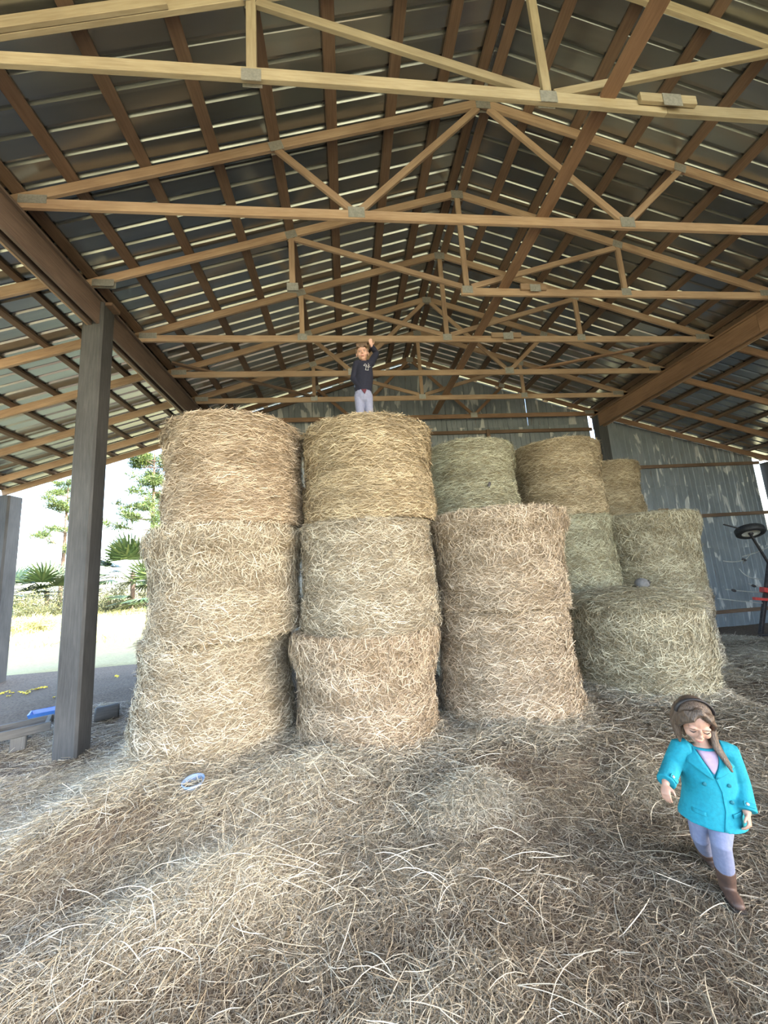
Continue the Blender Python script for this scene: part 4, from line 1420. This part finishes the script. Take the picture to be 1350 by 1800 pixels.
# yellow leaves on the shaded ground
for i, (u, v) in enumerate(((2, 1219), (12, 1216), (20, 1218), (15, 1225), (37, 1218), (44, 1221), (50, 1220), (52, 1215), (60, 1213), (65, 1213), (70, 1211), (78, 1210), (97, 1229), (107, 1205), (205, 1190))):
    d_ = ROT.transposed() @ Vector(((u - 675) / F_PX, (v - 900) / F_PX, 1))
    P_ = CAM + d_ * (-2.04 / d_.z)
    mb = MB()
    n_ = 10; s_ = random.uniform(0.045, 0.07)
    vs = [(0, 0, 0.018)] + [(s_ * math.cos(t) * (1.25 if k % 2 == 0 else 0.85), s_ * 0.75 * math.sin(t), 0.006 + 0.02 * (k % 2)) for k, t in enumerate(np.linspace(0, 2 * math.pi, n_, endpoint=False))]
    mb.add(vs, [(0, 1 + k, 1 + (k + 1) % n_) for k in range(n_)])
    o = mb.build('fallen_leaf', 'yellow_leaf')
    o.modifiers.new('thick', 'SOLIDIFY').thickness = 0.003
    zz_ = float(gz(P_.x, P_.y)) if (P_.x > -9 and P_.y < 11) else 0.0
    o.location = (P_.x, P_.y, zz_ + 0.012); o.rotation_euler = (random.uniform(-0.3, 0.3), random.uniform(-0.3, 0.3), random.uniform(0, 6.3))
    lab = {12: 'lone yellow leaf on the ground close to the left side of the near post', 13: 'yellow leaf right at the left edge of the near post, above the lone one',
           14: 'lone yellow leaf between the near post and the leftmost stack'}.get(i, 'small bright yellow leaf in the row on the shaded ground left of the near post')
    tag(o, lab, 'leaf', 'fallen yellow leaves')

# farm implement at the right edge: raised wheel, red frame, tines
im = empty('farm_implement', (11.2, 8.6, -0.15))
tag(im, 'red farm implement with a raised black wheel at the right edge', 'implement')
yi = 8.6
tc_ = at(1318, 934, yi)
TT = Matrix.Translation(tc_) @ Matrix.Rotation(math.radians(12), 4, 'Y') @ Matrix.Rotation(math.radians(-22), 4, 'X')
MB().lathe(tire_mesh(0.30, 0.17), 36, TT, True).build('tire', 'dark_rubber', im, True)
hub = MB().lathe([(0.001, -0.05), (0.16, -0.05), (0.185, -0.07), (0.185, 0.07), (0.16, 0.05), (0.001, 0.05)], 24, TT).build('wheel_rim', 'white_paint', im, True)
MB().lathe([(0.001, -0.09), (0.05, -0.09), (0.05, -0.05)], 12, TT).build('hub', 'dark_iron', hub, True)
board('axle_arm', tc_ + Vector((0, 0, -0.08)), at(1352, 992, yi), 0.045, 0.045, 'dark_iron', im, (0, 1, 0))
board('arm', tc_, at(1272, 922, yi), 0.03, 0.03, 'dark_iron', im)
board('main_beam', at(1339, 1036, yi), at(1385, 1046, yi), 0.12, 0.12, 'red_paint', im, (0, 1, 0))
board('upright', at(1362, 985, yi), at(1366, 1118, yi), 0.14, 0.14, 'red_paint', im, (0, 1, 0))
board('side_arm', at(1325, 1052, yi), at(1372, 1056, yi), 0.07, 0.07, 'red_paint', im)
board('stand', (at(1356, 1100, yi).x, yi + 0.3, -0.2), at(1353, 985, yi), 0.08, 0.08, 'dark_iron', im, (0, 1, 0))
board('foot', (at(1330, 1100, yi).x, yi, -0.17), (at(1375, 1100, yi).x, yi, -0.17), 0.10, 0.08, 'dark_iron', im)
for (ua, va, ub, vb, um, vm) in ((1300, 1000, 1340, 1018, 1312, 1019), (1272, 986, 1310, 984, 1290, 990), (1305, 978, 1350, 962, 1325, 974), (1262, 1052, 1340, 1060, 1300, 1057), (1276, 1036, 1345, 1042, 1300, 1039), (1316, 1026, 1352, 1036, 1330, 1030), (1306, 990, 1318, 975, 1310, 984)):
    a, b2, c_ = at(ua, va, yi + 0.2), at(ub, vb, yi + 0.1), at(um, vm, yi + 0.05)
    pts = [a.lerp(c_, t) * (1 - t) + c_.lerp(b2, t) * t for t in np.linspace(0, 1, 8)]
    MB().loft(pts, [0.012] * 8, 6).build('tine', 'plate_metal', im, True)
for u, v in ((1290, 1038), (1325, 1030), (1308, 984)):
    p = at(u, v, yi + 0.1)
    MB().ell((0, 0, 0), (0.07, 0.03, 0.035), Matrix.Translation(p) @ Matrix.Rotation(0.4, 4, 'Y'), 10, 6).build('bracket', 'dark_iron', im, True)

# ------------------------------------------------------------------ trees and plants beyond the open end
def needles(cs, rad, per_c, L, Wd, up=0.2):
    n_ = len(cs) * per_c
    C = np.repeat(np.array([tuple(c) for c in cs]), per_c, 0)
    off = rng.normal(0, 1, (n_, 3)); off /= np.linalg.norm(off, axis=1, keepdims=True)
    P = C + off * (rng.uniform(0, 1, (n_, 1)) ** 0.6) * np.array([rad])
    D = off + np.array([0, 0, up]) + rng.normal(0, 0.5, (n_, 3)); D /= np.linalg.norm(D, axis=1, keepdims=True)
    Nn = np.cross(D, rng.normal(0, 1, (n_, 3))); Nn /= np.linalg.norm(Nn, axis=1, keepdims=True)
    V, Fq, per = ribbons(P, D, rng.uniform(L * 0.6, L * 1.3, n_), np.full(n_, Wd), Nn, rng.normal(0, L * 0.06, n_), rng.normal(0, L * 0.1, n_), 2)
    return V, Fq, np.repeat(rng.beta(2, 2, n_), per)


def foliage(parent, name, mat, data):
    me = mesh_np(name, data[0], data[1], mat, tone=data[2])
    o = bpy.data.objects.new(name, me)
    COL.objects.link(o); o['kind'] = 'stuff'
    adopt(o, parent)
    return o


def pine(base, h, spread, clusters, label, seed):
    rnd = random.Random(seed)
    e_ = empty('pine_tree', base)
    tag(e_, label, 'tree', 'trees beyond the barn')
    b_ = Vector(base)
    mb = MB()
    mb.loft([b_ + Vector((0, 0, -0.2)), b_ + Vector((0.1, 0, h * 0.5)), b_ + Vector((0.0, 0.1, h))], [0.22, 0.16, 0.05], 10)
    mb.build('trunk', 'bark', e_, True)
    cs = []
    for k in range(clusters):
        z = h * (0.45 + 0.55 * rnd.random())
        a = rnd.uniform(0, 6.28); r_ = spread * (1.15 - 0.75 * z / h) * rnd.uniform(0.5, 1.2)
        tip = b_ + Vector((r_ * math.cos(a), r_ * math.sin(a), z + rnd.uniform(-0.2, 0.5)))
        s0 = b_ + Vector((0, 0, z - 0.4))
        MB().loft([s0, s0.lerp(tip, 0.5) + Vector((0, 0, -0.1)), tip], [0.05, 0.035, 0.015], 6).build('branch', 'bark', e_, True)
        for q in (0.5, 0.75, 1.0):
            cs.append(s0.lerp(tip, q) + Vector((rnd.uniform(-.3, .3), rnd.uniform(-.3, .3), rnd.uniform(-.1, .25))))
    foliage(e_, 'needles', 'pine_needles', needles(cs, (0.75, 0.75, 0.5), 150, 0.38, 0.05))


def shrub(base, r_, h, label, n_, mat='shrub_leaf', nm='shrub', L=0.22, Wd=0.05, group='bushes at the edge of the field'):
    e_ = empty(nm, base)
    tag(e_, label, 'bush', group)
    b_ = Vector(base)
    cs = [b_ + Vector((random.gauss(0, r_ * 0.5), random.gauss(0, r_ * 0.5), abs(random.gauss(0, 0.4)) * h)) for _ in range(n_)]
    for k in range(5):
        c_ = random.choice(cs)
        MB().loft([b_ + Vector((random.uniform(-.1, .1), random.uniform(-.1, .1), -0.05)), b_.lerp(c_, 0.5) + Vector((0, 0, 0.1)), c_], [0.03, 0.022, 0.01], 6).build('stem', 'bark', e_, True)
    foliage(e_, 'leaves', mat, needles(cs, (r_ * 0.45, r_ * 0.45, h * 0.3), 90, L, Wd))


def palm(base, h, nl, R_, label, seed):
    rnd = random.Random(seed)
    e_ = empty('fan_palm', base)
    tag(e_, label, 'palm', 'fan palms in the field')
    b_ = Vector(base)
    if h > 0.6:
        MB().loft([b_ + Vector((0, 0, -0.1)), b_ + Vector((0.05, 0, h * 0.5)), b_ + Vector((0, 0, h))], [0.2, 0.17, 0.2], 12).build('trunk', 'bark', e_, True)
    for k in range(nl):
        a = rnd.uniform(0, 6.28); el = rnd.uniform(-0.5, 1.3)
        d = Vector((math.cos(a) * math.cos(el), math.sin(a) * math.cos(el), math.sin(el)))
        c0 = b_ + Vector((0, 0, h)); c1 = c0 + d * R_ * 0.55 + Vector((0, 0, -0.1))
        nb = 16
        side = d.cross(Vector((0, 0, 1))).normalized(); nrm = side.cross(d)
        P = []; D = []; L = []
        for j in range(nb):
            t = (j / (nb - 1) - 0.5) * 2.9
            dj = (d * math.cos(t) + side * math.sin(t) + Vector((0, 0, -0.12 * abs(t)))).normalized()
            ln = R_ * (0.62 - 0.12 * abs(t))
            P.append(tuple(c1 + dj * ln * 0.5)); D.append(tuple(dj)); L.append(ln)
        P = np.array(P); D = np.array(D); L = np.array(L)
        V, Fq, per = ribbons(P, D, L, np.full(nb, 0.15), np.tile(np.array([tuple(nrm)]), (nb, 1)), np.full(nb, 0.06), rng.normal(0, 0.03, nb), 3, 0.3)
        V = np.concatenate([V, np.array([tuple(c0 - side * 0.015), tuple(c0 + side * 0.015), tuple(c1 + side * 0.015), tuple(c1 - side * 0.015)])])
        k0 = len(V) - 4
        Fq = np.concatenate([Fq, [[k0, k0 + 1, k0 + 2, k0 + 3]]])
        me = mesh_np('leaf', V, Fq, 'palm_leaf', tone=np.concatenate([np.repeat(rng.beta(2, 2, nb), per), [0.3] * 4]))
        o = bpy.data.objects.new('leaf', me)
        COL.objects.link(o); adopt(o, e_)


def gpos(u, y):
    p = at(u, 1050, y)
    return (p.x, p.y, 0.0)


pine(gpos(262, 34), 14.0, 4.4, 30, 'tall green pine tree seen between the near post and the bales', 3)
pine(gpos(105, 46), 15.0, 4.4, 22, 'distant pine seen between the two left posts', 5)
pine(gpos(300, 50), 13.0, 4.0, 18, 'far pine tree half hidden behind the leftmost bale stack', 8)
palm(gpos(232, 36), 3.2, 30, 3.5, 'green fan palm on a short trunk between the near post and the bales', 2)
palm(gpos(268, 33), 1.4, 20, 3.0, 'low fan palm close beside the leftmost bale stack', 4)
palm(gpos(82, 40), 2.0, 20, 3.2, 'fan palm between the two left posts', 6)
palm(gpos(8, 38), 1.8, 18, 3.2, 'fan palm beside the post at the left edge', 9)
shrub(gpos(195, 37), 2.2, 2.6, 'dry bush just right of the near post', 40)
shrub(gpos(60, 34), 2.3, 2.0, 'brownish bush between the two left posts', 40)
shrub(gpos(112, 42), 2.8, 3.0, 'pale bush just left of the near post', 40)
shrub(gpos(260, 39), 2.6, 3.0, 'olive bush behind the palm by the bales', 40)
shrub(gpos(42, 22), 1.1, 0.9, 'clump of tall grass between the two left posts, in the sun', 34, 'grass_blade', 'grass_clump', 0.45, 0.02)

# sunlit grass blades in the field
n_ = 16000
gx = rng.uniform(-34, -6, n_); gy = rng.uniform(15.5, 42, n_)
Dn = rng.normal(0, 0.45, (n_, 3)); Dn[:, 2] = 1; Dn /= np.linalg.norm(Dn, axis=1, keepdims=True)
Lg = rng.uniform(0.12, 0.35, n_)
Pg = np.stack([gx, gy, 0.0 * gx + Lg * 0.42], -1)
Ng = np.cross(Dn, rng.normal(0, 1, (n_, 3))); Ng /= np.linalg.norm(Ng, axis=1, keepdims=True)
V, Fq, per = ribbons(Pg, Dn, Lg, np.full(n_, 0.018), Ng, rng.normal(0, 0.02, n_), rng.normal(0, 0.04, n_), 2)
me = mesh_np('field_grass_blades', V, Fq, 'grass_blade', tone=np.repeat(rng.beta(2, 2, n_), per))
o = bpy.data.objects.new('field_grass', me)
COL.objects.link(o)
tag(o, 'tall dry grass blades growing in the field behind the barn', 'grass', kind='stuff')
